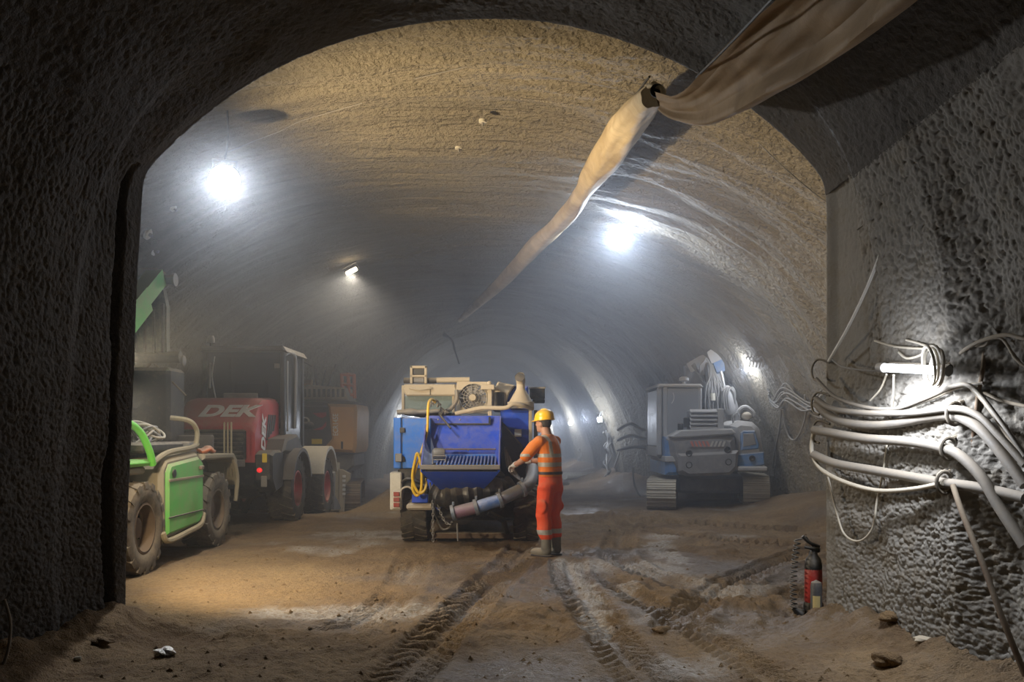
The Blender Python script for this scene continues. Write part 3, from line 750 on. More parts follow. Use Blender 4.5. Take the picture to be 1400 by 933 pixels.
# hopper
hop = MB()
hx0, hx1 = P(575, 0, 11.3).x, P(683, 0, 11.3).x
a0, a1 = P(588, 0, 12.15).x - .06, P(684, 0, 12.15).x + .01
zt, zg = P(0, 569, 12.15).z, 1.07
hop.quadbox([(a0, 12.15, zt), (a1, 12.15, zt), (hx1 + .0, 11.93, zg), (hx0 + .18, 11.93, zg)], (0, .02, .004))
hopper = hop.build('hopper', M_blue, pump)
for (xt, xb, s) in ((a0, hx0, 1), (a1, hx1, -1)):
    mb = MB(); mb.quadbox([(xb, 11.3, zg - .04), (xb, 11.3, zg + .05), (xt, 12.16, zt), (xt, 12.18, zt - .25), (xb + s * .12, 12.0, zg - .05)], (.018 * s, 0, 0)); mb.build('hopper_side', M_blue, hopper)
bx('hopper_lip', M_grey, hopper, 574, 636, 684, 642.5, 11.26, 11.34, .008)
MB().loft([[(hx0, 11.3, zg - .04), (hx1, 11.3, zg - .04), (hx1, 12.1, zg - .04), (hx0, 12.1, zg - .04)],
           [(hx0 + .22, 11.62, .78), (hx1 - .22, 11.62, .78), (hx1 - .22, 12.1, .74), (hx0 + .22, 12.1, .74)]]).build('hopper_pan', M_blue, hopper)
MB().quadbox([(hx0 + .06, 11.36, zg - .02), (hx1 - .03, 11.36, zg - .02), (hx1 - .03, 11.92, zg + .05), (hx0 + .12, 11.92, zg + .05)], (0, 0, -.02)).build('grate_shade', M_black, hopper)  # black sheet stands for the shade under the grate
src = None
for k in range(17):
    x = hx0 + .20 + (hx1 - hx0 - .26) * k / 16
    if src is None:
        mb = MB(); mb.M = Matrix.Translation((0, -T0.y, 0)); mb.quadbox([(-.010, 11.36, zg + .01), (-.010, 11.92, zg + .10), (-.010, 11.92, zg + .155), (-.010, 11.36, zg + .06)], (.020, 0, 0))
        src = mb.build('grate_bar', M_lblue, None, 35, loc=(0, 0, 0)); src.parent = hopper; src.location = (x - T0.x, 0, 0)
    else: piece(src, hopper, Matrix.Translation((x - T0.x, 0, 0)))
MB().box(hx0 + .16, hx1 - .03, 11.895, 11.925, zg + .03, zg + .17, .004).build('grate_tie', M_lblue, hopper)
bx('scraper', M_rust, hopper, 603, 613.5, 678, 615.5, 11.93, 11.96, .002)
poly('rim_bar', M_black, hopper, [(595, 579), (668, 579), (668, 570), (671, 570), (671, 581.5), (595, 581.5)], 12.08, 12.11, .004)
for px in (599, 629, 608, 640): MB().ball(P(px, 574 if px in (599, 629) else 616, 12.0), .012, 8, 5).build('bolt', M_silver, hopper)
mot = MB(); c0 = P(600, 620.5, 11.6); mot.lathe([(.0, -.09), (.05, -.085), (.075, -.06), (.075, .05), (.06, .08), (.0, .085)], c0, 'x', 18)
mot = mot.build('vibrator_motor', M_silver, pump)
mb = MB(); q = P(600, 630, 11.5)
mb.tube([q + Vector((-.08, 0, -.04)), q + Vector((-.08, 0, .06)), q + Vector((.09, 0, .06)), q + Vector((.09, 0, -.04))], .010, 6); mb.tube([q + Vector((-.08, 0, .01)), q + Vector((.09, 0, .01))], .008, 6)
mb.build('motor_guard', M_galv, mot)
# rubber gaiter and delivery pipe
gp = smooth_path([P(592, 672, 11.8), P(612, 678, 11.75), P(640, 674, 11.75), P(668, 672, 11.8), P(700, 668, 11.95)], 8)
MB().tube(gp, [0.14 + .05 * math.sin(i / (len(gp) - 1) * PI) + .018 * math.sin(i * 1.7) for i in range(len(gp))], 22, True, None, False, lambda i, th: 1 + .07 * math.sin(5 * th + i * .6)).build('rubber_gaiter', M_blackr, pump)
MB().box(-1.0, -.1, 11.95, 12.5, .45, 1.0, .06).build('pump_block', M_black, pump)
Yp = 11.45
pp = [P(619, 702, Yp), P(651, 694, Yp), P(683, 684, Yp + .02), P(714, 669, Yp + .12)]
for i, mt in enumerate((M_purple, M_pblue, M_steelb)):
    d = (pp[i + 1] - pp[i]).normalized()
    MB().tube([pp[i], pp[i] + d * .01, pp[i + 1]], [.075, .083, .083], 20).build('delivery_pipe', mt, pump)
MB().tube(smooth_path([pp[3], P(722, 663, Yp + .2), P(727, 652, Yp + .42), P(727, 640, Yp + .7)], 5), .085, 18).build('pipe_elbow', M_steelb, pump)
for c_, dd in ((pp[0] + (pp[1] - pp[0]) * .02, pp[1] - pp[0]), (pp[1], pp[2] - pp[0]), (pp[2], pp[3] - pp[1]), (pp[3], pp[3] - pp[2])):
    dd = dd.normalized(); cl = MB().tube([c_ - dd * .025, c_ - dd * .022, c_ + dd * .022, c_ + dd * .025], [.09, .108, .108, .09], 20).build('pipe_clamp', M_steelb, pump)
    MB().box(c_.x - .015, c_.x + .015, c_.y - .03, c_.y + .02, c_.z + .095, c_.z + .15, .006).build('clamp_lug', M_steelb, cl)
mb = MB(); mb.tube([P(665, 700, 11.5), P(688, 712, 11.8), P(693, 728, 12.1)], .04, 8); mb.build('support_arm', M_black, pump)
# upper works
win = MB(); win.box(P(549, 0, 12.6).x, P(553, 0, 12.6).x, 12.6, 12.66, P(0, 566, 12.6).z, P(0, 527, 12.6).z, .01)
win.box(P(618, 0, 12.6).x, P(622, 0, 12.6).x, 12.6, 12.66, P(0, 566, 12.6).z, P(0, 527, 12.6).z, .01); win.build('cab_post', M_tan, pump)
bx('cab_window', M_clear, pump, 553, 542, 619, 565, 12.62, 12.64, 0)
bx('cab_body', M_dark, pump, 551, 543, 620, 568, 13.3, 15.6, .03)
roof = poly('cab_roof', M_tan, pump, [(549, 531), (553, 525.5), (622, 525.5), (624, 531), (624, 541.5), (555, 541.5)], 12.52, 15.4, .02)
bx('roof_hatch', M_tan, roof, 559, 529, 588, 540, 12.5, 12.52, .004)
hose('hatch_handle', M_tan, roof, [P(560, 531, 12.49), P(575, 533, 12.46), P(590, 531, 12.49)], .012)
MB().cyl(P(552, 520.5, 12.75), P(597, 520.5, 12.75), .042, n=14).build('roof_tube', M_dark, pump)
MB().cyl(P(597, 520, 12.75), P(642, 519.5, 12.75), .040, n=14).build('roof_tube', M_tan, pump)
sf = MB()
for (x0, y0, x1, y1) in ((561, 500.5, 564.5, 525), (580.5, 500.5, 584, 525), (561, 500.5, 584, 504), (561, 513, 584, 516)):
    a = P(x0, y0, 12.7); c_ = P(x1, y1, 12.7); sf.box(a.x, c_.x, 12.66, 12.75, c_.z, a.z, .008)
sf = sf.build('lamp_frame', M_tan, pump); bx('work_lamp', M_black, sf, 564.5, 504, 580.5, 513, 12.69, 12.76, .01); bx('work_lamp', M_edark, sf, 564, 516, 581, 524, 12.69, 12.78, .02)
# radiator fan
fc = P(646.5, 544, 12.45)
sh = MB(); ra, rb = .205, .195
ring = [(fc.x + rb * math.cos(2 * PI * k / 40), fc.z + rb * math.sin(2 * PI * k / 40)) for k in range(40)]
hw, hh = .235, .225
sq = []
for k in range(40):
    a = 2 * PI * k / 40; c_, s_ = math.cos(a), math.sin(a); q = min(hw / max(abs(c_), 1e-6), hh / max(abs(s_), 1e-6)); sq.append((fc.x + c_ * q, fc.z + s_ * q))
vv = [(x, 12.45, z) for x, z in ring] + [(x, 12.45, z) for x, z in sq] + [(x, 12.75, z) for x, z in sq] + [(x, 12.70, z) for x, z in ring]
fs = []
for k in range(40):
    j = (k + 1) % 40; fs += [(k, j, 40 + j, 40 + k), (40 + k, 40 + j, 80 + j, 80 + k), (k, 120 + k, 120 + j, j)]
fan = sh._add(vv, fs).build('fan_shroud', M_tan, pump)
MB().lathe([(0, -.05), (.045, -.05), (.055, -.02), (.055, .1), (0, .1)], (fc.x, 12.45, fc.z), 'y', 18).build('fan_hub', M_tan, fan)
bl = MB()
src = None
for k in range(9):
    a = 2 * PI * k / 9
    if src is None:
        mb = MB(); mb._add([(.05, .07, -.025), (.185, .05, -.06), (.185, .10, .05), (.05, .09, .025), (.05, .075, -.025), (.185, .055, -.06), (.185, .105, .05), (.05, .095, .025)], [(0, 1, 2, 3), (7, 6, 5, 4), (0, 4, 5, 1), (1, 5, 6, 2), (2, 6, 7, 3), (3, 7, 4, 0)])
        src = mb.build('fan_blade', M_edark, None, 35, loc=(0, 0, 0)); src.parent = fan; src.matrix_local = Matrix.Translation(fc - T0)
    else: piece(src, fan, Matrix.Translation(fc - T0) @ Matrix.Rotation(a, 4, 'Y'))
gd = MB()
for r_ in (.09, .13, .165, .195):
    gd.tube([(fc.x + r_ * math.cos(2 * PI * k / 32), 12.43, fc.z + r_ * math.sin(2 * PI * k / 32)) for k in range(32)], .0035, 5, close=True)
for k in range(16):
    a = 2 * PI * k / 16 + .1; gd.tube([(fc.x + .03 * math.cos(a), 12.425, fc.z + .03 * math.sin(a)), (fc.x + .198 * math.cos(a), 12.43, fc.z + .198 * math.sin(a))], .0035, 5)
gd.build('fan_guard', M_galv, fan)['kind'] = 'stuff'
bx('support_post', M_tan, pump, 667, 531, 672.5, 570, 12.3, 12.36, .006)
bx('post_cap', M_tan, pump, 657.5, 526, 676, 533, 12.24, 12.5, .008)
MB().ball(P(669, 524.5, 12.35), .035, 10, 6).build('cap_knob', M_tan, pump)
poly('air_intake', M_tan, pump, [(673, 534), (681, 522), (704, 527), (696, 538), (690, 560), (673, 560)], 12.55, 14.5, .02)
bx('intake_mouth', M_black, pump, 675.5, 536, 689, 558, 12.50, 12.56, .01)  # black box stands for the shaded inside of the intake
poly('engine_hood', M_blue, pump, [(691, 541), (704, 528), (722, 528), (724, 560), (691, 560)], 12.7, 15.4, .03)
fn = P(712, 548, 12.35)
MB().lathe([(.185, -.11), (.19, -.02), (.165, -.015), (.155, .0), (.075, .14), (.062, .17), (.060, .25)], fn, 'z', 20).build('exhaust_funnel', M_tan, pump)
e0 = Vector((fn.x - .0, fn.y, fn.z + .24)); MB().tube([e0, e0 + Vector((0, -.03, .05)), e0 + Vector((-.015, -.11, .09))], [.060, .066, .072], 18, cap=False).build('exhaust_pipe', M_tan, pump)
MB().tube([e0 + Vector((-.013, -.095, .082)), e0 + Vector((-.0145, -.105, .087))], [.066, .067], 18).build('exhaust_mouth', M_black, pump)  # black disc stands for the unlit inside of the pipe
mr = bx('mirror', M_black, pump, 724.5, 531, 745, 546, 12.55, 12.75, .01); bx('mirror_hood', M_grey, mr, 723, 529.5, 746, 531.5, 12.53, 12.77, .003); bx('mirror_foot', M_black, mr, 728, 546, 745, 551.5, 12.58, 12.72, .01)
hose('air_hose', M_tan, pump, [P(622, 566, 12.2), P(640, 562, 12.2), P(660, 558, 12.15), P(690, 558, 12.1), P(702, 553, 12.1), P(715, 555, 12.15), P(728, 559, 12.3)], .030, 6, 12)
hose('air_hose', M_grey, pump, [P(600, 566, 12.3), P(615, 560, 12.3), P(624, 548, 12.35), P(624, 534, 12.4)], .03)
MB().tube(smooth_path([P(543, 564, 12.2), P(560, 563, 12.2), P(575, 563.5, 12.2), P(600, 562, 12.2)], 4), [.035, .035, .03, .04, .045, .045, .04, .03, .03, .035, .03, .03, .025], 12).build('hydraulic_manifold', M_grey, pump)
mb = MB()
for k in range(7):
    q = P(588 + 3.3 * k, 556 - 6 * math.sin(k * .9) + k, 12.2); mb.tube([q, q + Vector((.02, -.03, .05)), q + Vector((.05, -.01, .02))], .018, 8)
mb.build('valve_fittings', M_grey, pump)['kind'] = 'stuff'
hose('control_lever', M_black, pump, [P(600, 566, 12.1), P(616, 586, 11.95)], .014); 
hose('yellow_hose', M_yel, pump, [P(595, 550, 12.15), P(590, 546, 12.05), P(586, 552, 11.95), P(585, 566, 11.93), P(584, 590, 11.92), P(578, 612, 11.9), P(573, 628, 11.85), P(566, 650, 11.82), P(564, 668, 11.82), P(570, 678, 11.82), P(576, 668, 11.8), P(576, 640, 11.8), P(571, 620, 11.8), P(567, 632, 11.8), P(564, 655, 11.78), P(572, 674, 11.78), P(581, 670, 11.8), P(583, 655, 11.9)], .019, 7, 10)
hose('white_hose', M_cream, pump, [P(548, 684, 11.95), P(549, 670, 11.9), P(558, 666, 11.88), P(566, 672, 11.9)], .014)
hose('hose_loop', M_blackr, pump, [P(549, 660, 11.98), P(558, 655, 11.93), P(572, 660, 11.93), P(585, 668, 11.9)], .022)
for k in range(5):
    hose('control_cable', M_galv if k % 2 else M_dark, pump, [P(690 + 2 * k, 612 + 4 * k, 12.3), P(694 + 3 * k, 640 + 2 * k, 12.0), P(706 + 4 * k, 655 + 2 * k, 11.85), P(722 + 3 * k, 664 - 3 * k, 11.85), P(735 + k, 676 - 7 * k, 12.2)], .013)
def chain(name, mat, root, p0, p1, sag, link_l=.05):
    pts = smooth_path([p0, (Vector(p0) + Vector(p1)) / 2 + Vector((0, 0, -sag)), p1], 40); mb = MB(); L = 0; last = pts[0]; k = 0
    for q in pts[1:]:
        if (q - last).length > link_l * .72:
            d = (q - last).normalized(); a, b = _frame(d); a = b if k % 2 else a; c_ = (q + last) / 2
            mb.tube([c_ + d * (link_l * .5 * math.cos(t_)) + a * (link_l * .28 * math.sin(t_)) for t_ in [2 * PI * j / 8 for j in range(8)]], .006, 5, close=True); last = q; k += 1
    o = mb.build(name, mat, root); o['kind'] = 'stuff'; return o
chain('chain', M_galv, pump, P(592, 664, 11.7), P(592, 742, 11.7), 0)
chain('chain', M_galv, pump, P(598, 690, 11.7), P(618, 718, 11.7), .09)
hose('drain_hose', M_dark, pump, [P(588, 660, 11.8), P(591, 690, 11.75), P(603, 722, 11.75), P(614, 722, 11.75), P(618, 714, 11.7)], .014)
MB().cyl(P(625, 716, 11.7), P(626, 740, 11.7), .012, n=6).build('drain_spout', M_grey, pump)
poly('tow_bracket', M_blue, pump, [(583, 655), (592, 655), (606, 690), (600, 700), (592, 690)], 11.85, 11.93, .01)

# ------------------------------------------------------------------ green telehandler
G0 = Vector((-5.0, 10.6, 0)); tele = thing('telehandler', G0, 'green telehandler with raised boom parked behind the left edge of the opening', 'telehandler')
for (x, y) in ((-4.15, 9.5), (-5.95, 9.5), (-4.15, 11.85), (-5.95, 11.85)):
    wheel(tele, (x, y, .50), .51, .40, .27, M_rubd, M_mudrim, 16, 1 if x > -5 else -1, 'tele')
GX = -3.92
def gz(y, z): return (y, z)
body = MB().prism([(9.05, .75), (9.05, 1.15), (9.35, 1.22), (9.9, 1.22), (10.0, 1.3), (11.2, 1.36), (11.35, 1.2), (12.55, 1.2), (12.7, .95), (12.7, .70), (12.5, .55), (9.3, .55)], 'x', -5.6, -4.36, .03).build('chassis', M_dark, tele)
MB().box(-5.7, -4.3, 9.4, 9.6, .4, .6, .03).build('axle', M_rust, tele); MB().box(-5.7, -4.3, 11.75, 11.95, .4, .6, .03).build('axle', M_rust, tele)
# side door in its tan rounded frame
pn = [(10.02, .36), (10.02, 1.08), (10.10, 1.17), (11.02, 1.23), (11.16, 1.16), (11.16, .48), (11.02, .40)]
MB().prism([(9.93, .28), (9.93, 1.12), (10.06, 1.24), (11.06, 1.30), (11.25, 1.2), (11.25, .44), (11.08, .33)], 'x', GX - .04, -4.5, .05).build('tank_frame', M_olive, tele)
dr = MB().prism(pn, 'x', GX, GX - .10, .03).build('side_door', M_green, tele)
MB().box(GX - .005, GX + .012, 10.03, 11.14, .97, 1.0, .004).build('door_rib', M_olive, dr); MB().box(GX - .005, GX + .010, 10.03, 11.14, .55, .565, .003).build('door_rib', M_dark, dr)
MB().lathe([(.045, 0), (.05, .015), (.03, .02), (0, .015)], (GX, 10.17, 1.06), 'x', 16).build('lock_recess', M_black, dr)
MB().box(GX, GX + .04, 10.98, 11.08, 1.07, 1.12, .01).build('door_latch', M_rust, dr)
hose('step_tube', M_olive, tele, [(GX - .02, 9.9, .40), (GX, 10.0, .30), (GX, 10.6, .33), (GX, 11.05, .38), (GX - .02, 11.2, .5)], .035)
# rear bumper, guard hoop and lamp cluster
hb = MB(); hb.tube(smooth_path([(-5.6, 9.15, 1.66), (-4.5, 9.2, 1.68), (-4.12, 9.25, 1.66), (-4.02, 9.45, 1.56), (-3.98, 9.62, 1.35), (-3.98, 9.72, 1.18)], 6), .04, 12); hb.build('guard_hoop', M_greenb, tele)
MB().box(-5.9, -3.98, 9.0, 9.75, 1.17, 1.24, .03).build('rear_fender', M_greenb, tele)
MB().box(-5.9, -4.05, 9.1, 9.7, 1.08, 1.165, .02).build('fender_skirt', M_olive, tele)
hose('hand_rail', M_olive, tele, [(-3.98, 9.72, 1.20), (-4.0, 10.2, 1.30), (-4.0, 10.9, 1.34), (-4.02, 11.2, 1.38)], .035)
hose('hand_rail', M_olive, tele, [(-4.02, 11.15, 1.33), (-4.02, 11.2, 1.55), (-4.08, 11.1, 1.68), (-4.3, 11.05, 1.72)], .032)
ls = MB(); ls.box(-4.22, -4.08, 9.26, 9.32, 1.24, 1.60, .015); ls = ls.build('lamp_board', M_black, tele)
for k, (z, mt) in enumerate(((1.545, M_orl), (1.445, M_tailoff), (1.335, M_sticker))):
    MB().lathe([(.05, 0), (.048, -.02), (.03, -.035), (0, -.04)], (-4.15, 9.26, z), 'y', 16).build('lamp_lens', mt, ls)
MB().ball((-4.12, 9.2, 1.245), .03, 10, 6).build('reversing_lamp', M_silver, tele)
# cluttered deck
MB().box(-5.5, -4.15, 9.9, 11.1, 1.3, 1.42, .03).build('deck', M_dark, tele)
for k in range(6):
    r_ = .10 + .018 * k; hose('coiled_cable', M_cream if k % 2 else M_hose, tele, [(-4.35 + r_ * 1.0 * math.cos(a), 10.35 + .9 * r_ * math.sin(a) + .03 * k, 1.47 + .02 * k + .10 * math.sin(a + k)) for a in [j * PI / 4 for j in range(9)]], .014)
for k in range(4):
    hose('control_hose', M_blackr, tele, [(-4.7 - .1 * k, 9.3, 1.7), (-4.6 - .05 * k, 9.6, 2.05 - .08 * k), (-4.45, 10.0, 1.75), (-4.4, 10.3, 1.45)], .016)
MB().box(-4.3, -4.1, 11.15, 11.45, 1.25, 1.42, .02).build('tool_box', M_grey, tele)
rag = MB(); rag.ball((-4.05, 11.62, 1.30), (.10, .24, .045), 16, 9)
rag.v = [(x + .02 * math.sin(40 * y), y, z + .02 * math.sin(30 * x + 17 * y)) for x, y, z in rag.v]
rag = rag.build('orange_rag', M_oran, None, 60); tag(rag, 'crumpled orange rag lying on the fender of the green telehandler', 'rag')
MB().prism([(11.25, 1.18), (11.3, 1.26), (12.5, 1.24), (12.62, 1.16), (12.75, .8), (12.70, .78), (12.56, 1.10), (12.4, 1.17)], 'x', -3.95, -4.4, .02).build('front_fender', M_olive, tele)
hose('fender_stay', M_olive, tele, [(-3.97, 12.5, 1.15), (-3.95, 12.62, .9), (-3.97, 12.6, .55)], .03)
MB().box(-5.6, -4.3, 12.62, 12.68, .75, 1.5, .02).build('radiator_guard', M_char, tele)
for k in range(3): MB().cyl((-4.13 + .05 * k, 12.6, .9), (-4.13 + .05 * k, 12.6, 1.68), .014, n=8).build('guard_rod', M_olive, tele)
# boom with head and hanging carriage
bo = MB(); b0 = Vector((-5.0, 9.4, 1.75)); b1 = Vector((-5.0, 12.35, 3.72)); d = (b1 - b0).normalized(); nrm = Vector((0, -d.z, d.y))
for (h0, hw_, st) in ((.17, .15, 0),):
    bo.loft([[c_ + Vector((sx * hw_, 0, 0)) + nrm * sz * h0 for sx, sz in ((-1, -1), (1, -1), (1, 1), (-1, 1))] for c_ in (b0, b0.lerp(b1, .8))])
boom = bo.build('boom', M_green, tele)
mb = MB(); mb.loft([[c_ + Vector((sx * .11, 0, 0)) + nrm * sz * .12 for sx, sz in ((-1, -1), (1, -1), (1, 1), (-1, 1))] for c_ in (b0.lerp(b1, .75), b1)]); mb.build('boom_extension', M_green, tele)
MB().box(-5.3, -4.95, 12.25, 12.6, 3.70, 3.84, .03).build('boom_head', M_olive, tele)
mb = MB(); mb.cyl((-5.0, 12.45, 3.70), (-4.80, 12.45, 3.70), .07, n=14); mb.cyl((-4.80, 12.45, 3.70), (-4.77, 12.45, 3.70), .095, n=14); mb.build('head_pin', M_grey, tele)
mb = MB(); mb.quadbox([(-5.42, 12.4, 3.1), (-5.05, 12.4, 3.68), (-4.93, 12.4, 3.55), (-4.88, 12.4, 3.3), (-4.88, 12.4, 2.65), (-5.42, 12.4, 2.65)], (0, .12, 0)); mb.build('carriage_plate', paint('dark green steel', (0.03, 0.045, 0.03), 0.6, 0, 0.3), tele)
for k in range(4): MB().box(-5.32 + .13 * k, -5.29 + .13 * k, 12.34, 12.4, 2.66, 3.2 + .05 * k, .005).build('carriage_rib', M_dark, tele)
MB().cyl((-5.6, 12.45, 2.60), (-4.70, 12.45, 2.60), .085, n=14).build('cross_tube', M_black, tele)
MB().ball((-4.65, 12.42, 2.55), (.035, .06, .08), 10, 7).build('tube_cap', M_grey, tele)
for (a, c_) in (((-5.1, 12.4, 2.5), (-5.45, 12.3, 2.15)), ((-5.05, 12.4, 2.5), (-4.6, 12.4, 2.05))): MB().cyl(a, c_, .012, n=6).build('guy_rod', M_rust, tele)
MB().box(-5.8, -4.8, 12.3, 12.9, 1.3, 2.45, .05).build('attachment_block', M_black, tele)

# ------------------------------------------------------------------ red wheel loader (seen from behind)
L0 = Vector((-4.75, 15.8, 0)); ldr = thing('wheel_loader', L0, 'red and black wheel loader with white hood lettering, between telehandler and brown excavator', 'loader')
for (x, y) in ((-3.93, 15.3), (-5.57, 15.3), (-3.86, 17.4), (-5.50, 17.4)):
    wheel(ldr, (x, y, .56 if y < 16 else .46), .565, .44, .30, M_rub, M_rimred, 18, 1 if x > -4.7 else -1, 'loader')
MB().box(-5.35, -4.15, 14.3, 18.6, .45, .95, .05).build('chassis', M_black, ldr)
MB().box(-5.5, -4.0, 15.2, 15.4, .46, .66, .03).build('axle', M_dark, ldr); MB().box(-5.5, -4.0, 17.4, 17.6, .46, .66, .03).build('axle', M_dark, ldr)
hx = (-5.40, -4.10)
# hood: sloping top at the rear, shoulders rounded
def hsec(y, zt, inset): 
    w0, w1 = hx; return [(w0, y, 1.05), (w0, y, zt - .12), (w0 + .05 + inset, y, zt - .03), (w0 + .16 + inset, y, zt), (w1 - .16 - inset, y, zt), (w1 - .05 - inset, y, zt - .03), (w1, y, zt - .12), (w1, y, 1.05)]
MB().loft([hsec(14.0, 1.62, .02), hsec(14.04, 1.68, 0), hsec(14.44, 2.05, 0), hsec(14.60, 2.10, 0), hsec(15.45, 2.14, 0)]).build('engine_hood', M_red, ldr)
MB().box(-5.28, -4.24, 13.97, 14.06, 1.08, 1.58, .03).build('radiator_grille', M_black, ldr)
for k in range(6): MB().box(-5.24, -4.28, 13.945, 13.975, 1.13 + .07 * k, 1.165 + .07 * k, .004).build('grille_slat', M_dark, ldr)
dtop = Vector((0, .40, .37)).normalized()
lettering('hood_lettering', 'DEK', .38, basis((-4.62, 14.235, 1.872), (1, 0, 0), dtop), M_white, ldr, .004, .25, .014, 1.25)
lettering('hood_lettering', 'DEK', .30, basis((-4.088, 14.46, 1.50), (0, .12, 1), (0, -1, .1)), M_white, ldr, .004, .2, .01, 1.0)
for k in range(4):
    MB().quadbox([(-4.098, 14.62 + .13 * k, 1.40 + .05 * k), (-4.098, 14.70 + .13 * k, 1.40 + .05 * k), (-4.098, 14.84 + .13 * k, 1.83), (-4.098, 14.76 + .13 * k, 1.83)], (.008, 0, 0)).build('hood_vent', M_black, ldr)
# rear bumper / counterweight
MB().prism([(-5.45, .62), (-5.45, 1.20), (-4.05, 1.20), (-4.0, .9), (-4.1, .62)], 'y', 14.05, 14.75, .06).build('counterweight', M_black, ldr)
wing = MB().prism([(13.98, .78), (13.98, 1.18), (14.15, 1.24), (14.7, 1.24), (14.7, .62), (14.2, .55)], 'x', -3.82, -4.12, .04).build('bumper_wing', M_black, ldr)
MB().ball((-4.02, 13.97, .93), (.045, .02, .04), 10, 6).build('tail_lamp', M_tail, wing)
MB().box(-3.98, -3.90, 13.965, 13.985, 1.05, 1.20, .01).build('warning_sticker', M_yellow, wing); MB().lathe([(.06, 0), (.06, .01), (0, .012)], (-3.92, 13.985, .95), 'y', 14).build('round_sticker', M_sticker, wing)
MB().box(-4.0, -3.9, 13.96, 13.985, .66, .84, .02).build('reflector', M_grey, wing)
MB().box(-4.42, -4.25, 13.96, 13.99, .98, 1.1, .01).build('tail_lamp', M_edark, wing)
# right rear mudguard over the wheel
for (xc, yc) in ((-3.90, 15.3), (-5.6, 15.3), (-3.85, 17.4)):
    s_ = 1 if xc > -4.7 else -1
    ring = []
    for (rr) in (.64, .70):
        ring.append([(yc + rr * math.cos(a), .56 + rr * math.sin(a)) for a in [math.radians(15 + 150 * k / 12) for k in range(13)]])
    MB().prism(ring[1] + ring[0][::-1], 'x', xc + s_ * .26, xc - s_ * .30, .0).build('mudguard', M_char if yc < 16 else M_creamp, ldr)
MB().prism([(14.55, 1.2), (14.75, 1.42), (15.5, 1.5), (15.95, 1.15), (15.2, 1.15)], 'x', -3.78, -4.2, .04).build('mudguard_top', M_char, ldr)
# cab
cz0, cz1 = 1.95, 2.98
cab = MB()
for (x, y) in ((-5.38, 15.4), (-4.02, 15.4), (-5.38, 16.75), (-4.02, 16.75)): MB().box(x - .04, x + .04, y - .04, y + .06, 1.25, cz1, .015).build('cab_post', M_black, ldr)
MB().prism([(-5.46, 2.94), (-5.42, 3.04), (-4.0, 3.04), (-3.93, 2.94)], 'y', 15.30, 16.9, .03).build('cab_roof', M_char, ldr)
MB().box(-5.34, -4.06, 15.40, 15.42, 2.08, 2.94, 0).build('rear_window', M_cab, ldr)
MB().box(-4.03, -4.01, 15.46, 16.71, 1.4, 2.94, 0).build('side_window', M_cab, ldr); MB().box(-5.39, -5.37, 15.46, 16.71, 1.4, 2.94, 0).build('side_window', M_cab, ldr)
MB().box(-5.34, -4.06, 16.77, 16.79, 1.6, 2.94, 0).build('windscreen', M_cab, ldr)
MB().box(-5.38, -4.02, 15.4, 16.8, 1.0, 1.45, .03).build('cab_floor', M_black, ldr)
MB().box(-5.0, -4.3, 15.7, 16.2, 1.45, 1.9, .06).build('driver_seat', M_black, ldr); MB().box(-4.95, -4.35, 15.6, 15.75, 1.8, 2.45, .06).build('seat_back', M_black, ldr)
MB().box(-5.05, -4.45, 15.36, 15.39, 2.09, 2.22, .01).build('number_plate', M_edark, ldr)
MB().box(-4.17, -4.07, 15.375, 15.395, 2.66, 2.74, .004).build('window_sticker', M_edark, ldr)
hose('wiper', M_silver, ldr, [(-5.18, 15.35, 2.12), (-5.24, 15.34, 2.5), (-5.2, 15.36, 2.86)], .012)
MB().box(-5.31, -5.27, 15.36, 15.385, 2.3, 2.75, .005).build('window_strut', M_silver, ldr)
dp = MB(); dp.tube(smooth_path([(-3.99, 15.42, 2.9), (-3.97, 15.75, 2.96), (-3.97, 16.1, 2.8), (-3.99, 16.1, 1.6)], 5), .035, 8); dp.build('door_frame', M_silver, ldr)
MB().box(-3.99, -3.97, 15.52, 15.6, 1.55, 2.8, .008).build('door_trim', M_grey, ldr)
be = MB().cyl((-5.35, 15.6, 3.04), (-5.35, 15.6, 3.12), .02, n=8).build('beacon_stem', M_dark, ldr); MB().lathe([(.07, 0), (.07, .08), (.05, .12), (0, .13)], (-5.35, 15.6, 3.12), 'z', 14).build('beacon', M_char, be)
# lift arms and bucket on the far side
for x in (-5.1, -4.4): MB().prism([(17.0, 1.6), (17.2, 1.75), (18.4, .75), (18.65, .2), (18.45, .15), (18.1, .65)], 'x', x - .06, x + .06, .01).build('lift_arm', M_char, ldr)
MB().prism([(18.5, -.1), (18.5, .6), (18.65, .75), (18.6, .2), (19.25, -.12), (19.25, -.16)], 'x', -5.8, -3.75, .0).build('bucket', M_edark, ldr)

# ------------------------------------------------------------------ brown excavator behind the loader
E0 = Vector((-4.7, 20.6, -.28)); exb = thing('crawler_excavator', E0, 'ochre and charcoal excavator standing beyond the red wheel loader', 'excavator')
Yb = 19.9
def pb(pts, Y0): return [(P(x, y, Y0).x, P(x, y, Y0).z) for x, y in pts]
MB().prism([(-6.05, .98), (-6.1, 1.3), (-6.1, 2.0), (-5.9, 2.2), (-4.6, 2.2), (-4.0, 2.2), (-3.9, 1.2), (-4.0, .98)], 'y', Yb, Yb + 1.7, .10).build('counterweight', M_char, exb)
MB().prism(pb([(447, 552), (486, 553), (488, 560), (487, 612), (484, 620), (437, 617), (452, 600)], Yb - .05), 'y', Yb - .05, Yb + 1.7, .07).build('corner_panel', M_brown, exb)
MB().prism(pb([(404, 547), (482, 549), (487, 555), (402, 555)], Yb), 'y', Yb + .05, Yb + 1.6, .03).build('hood_lid', M_char, exb)
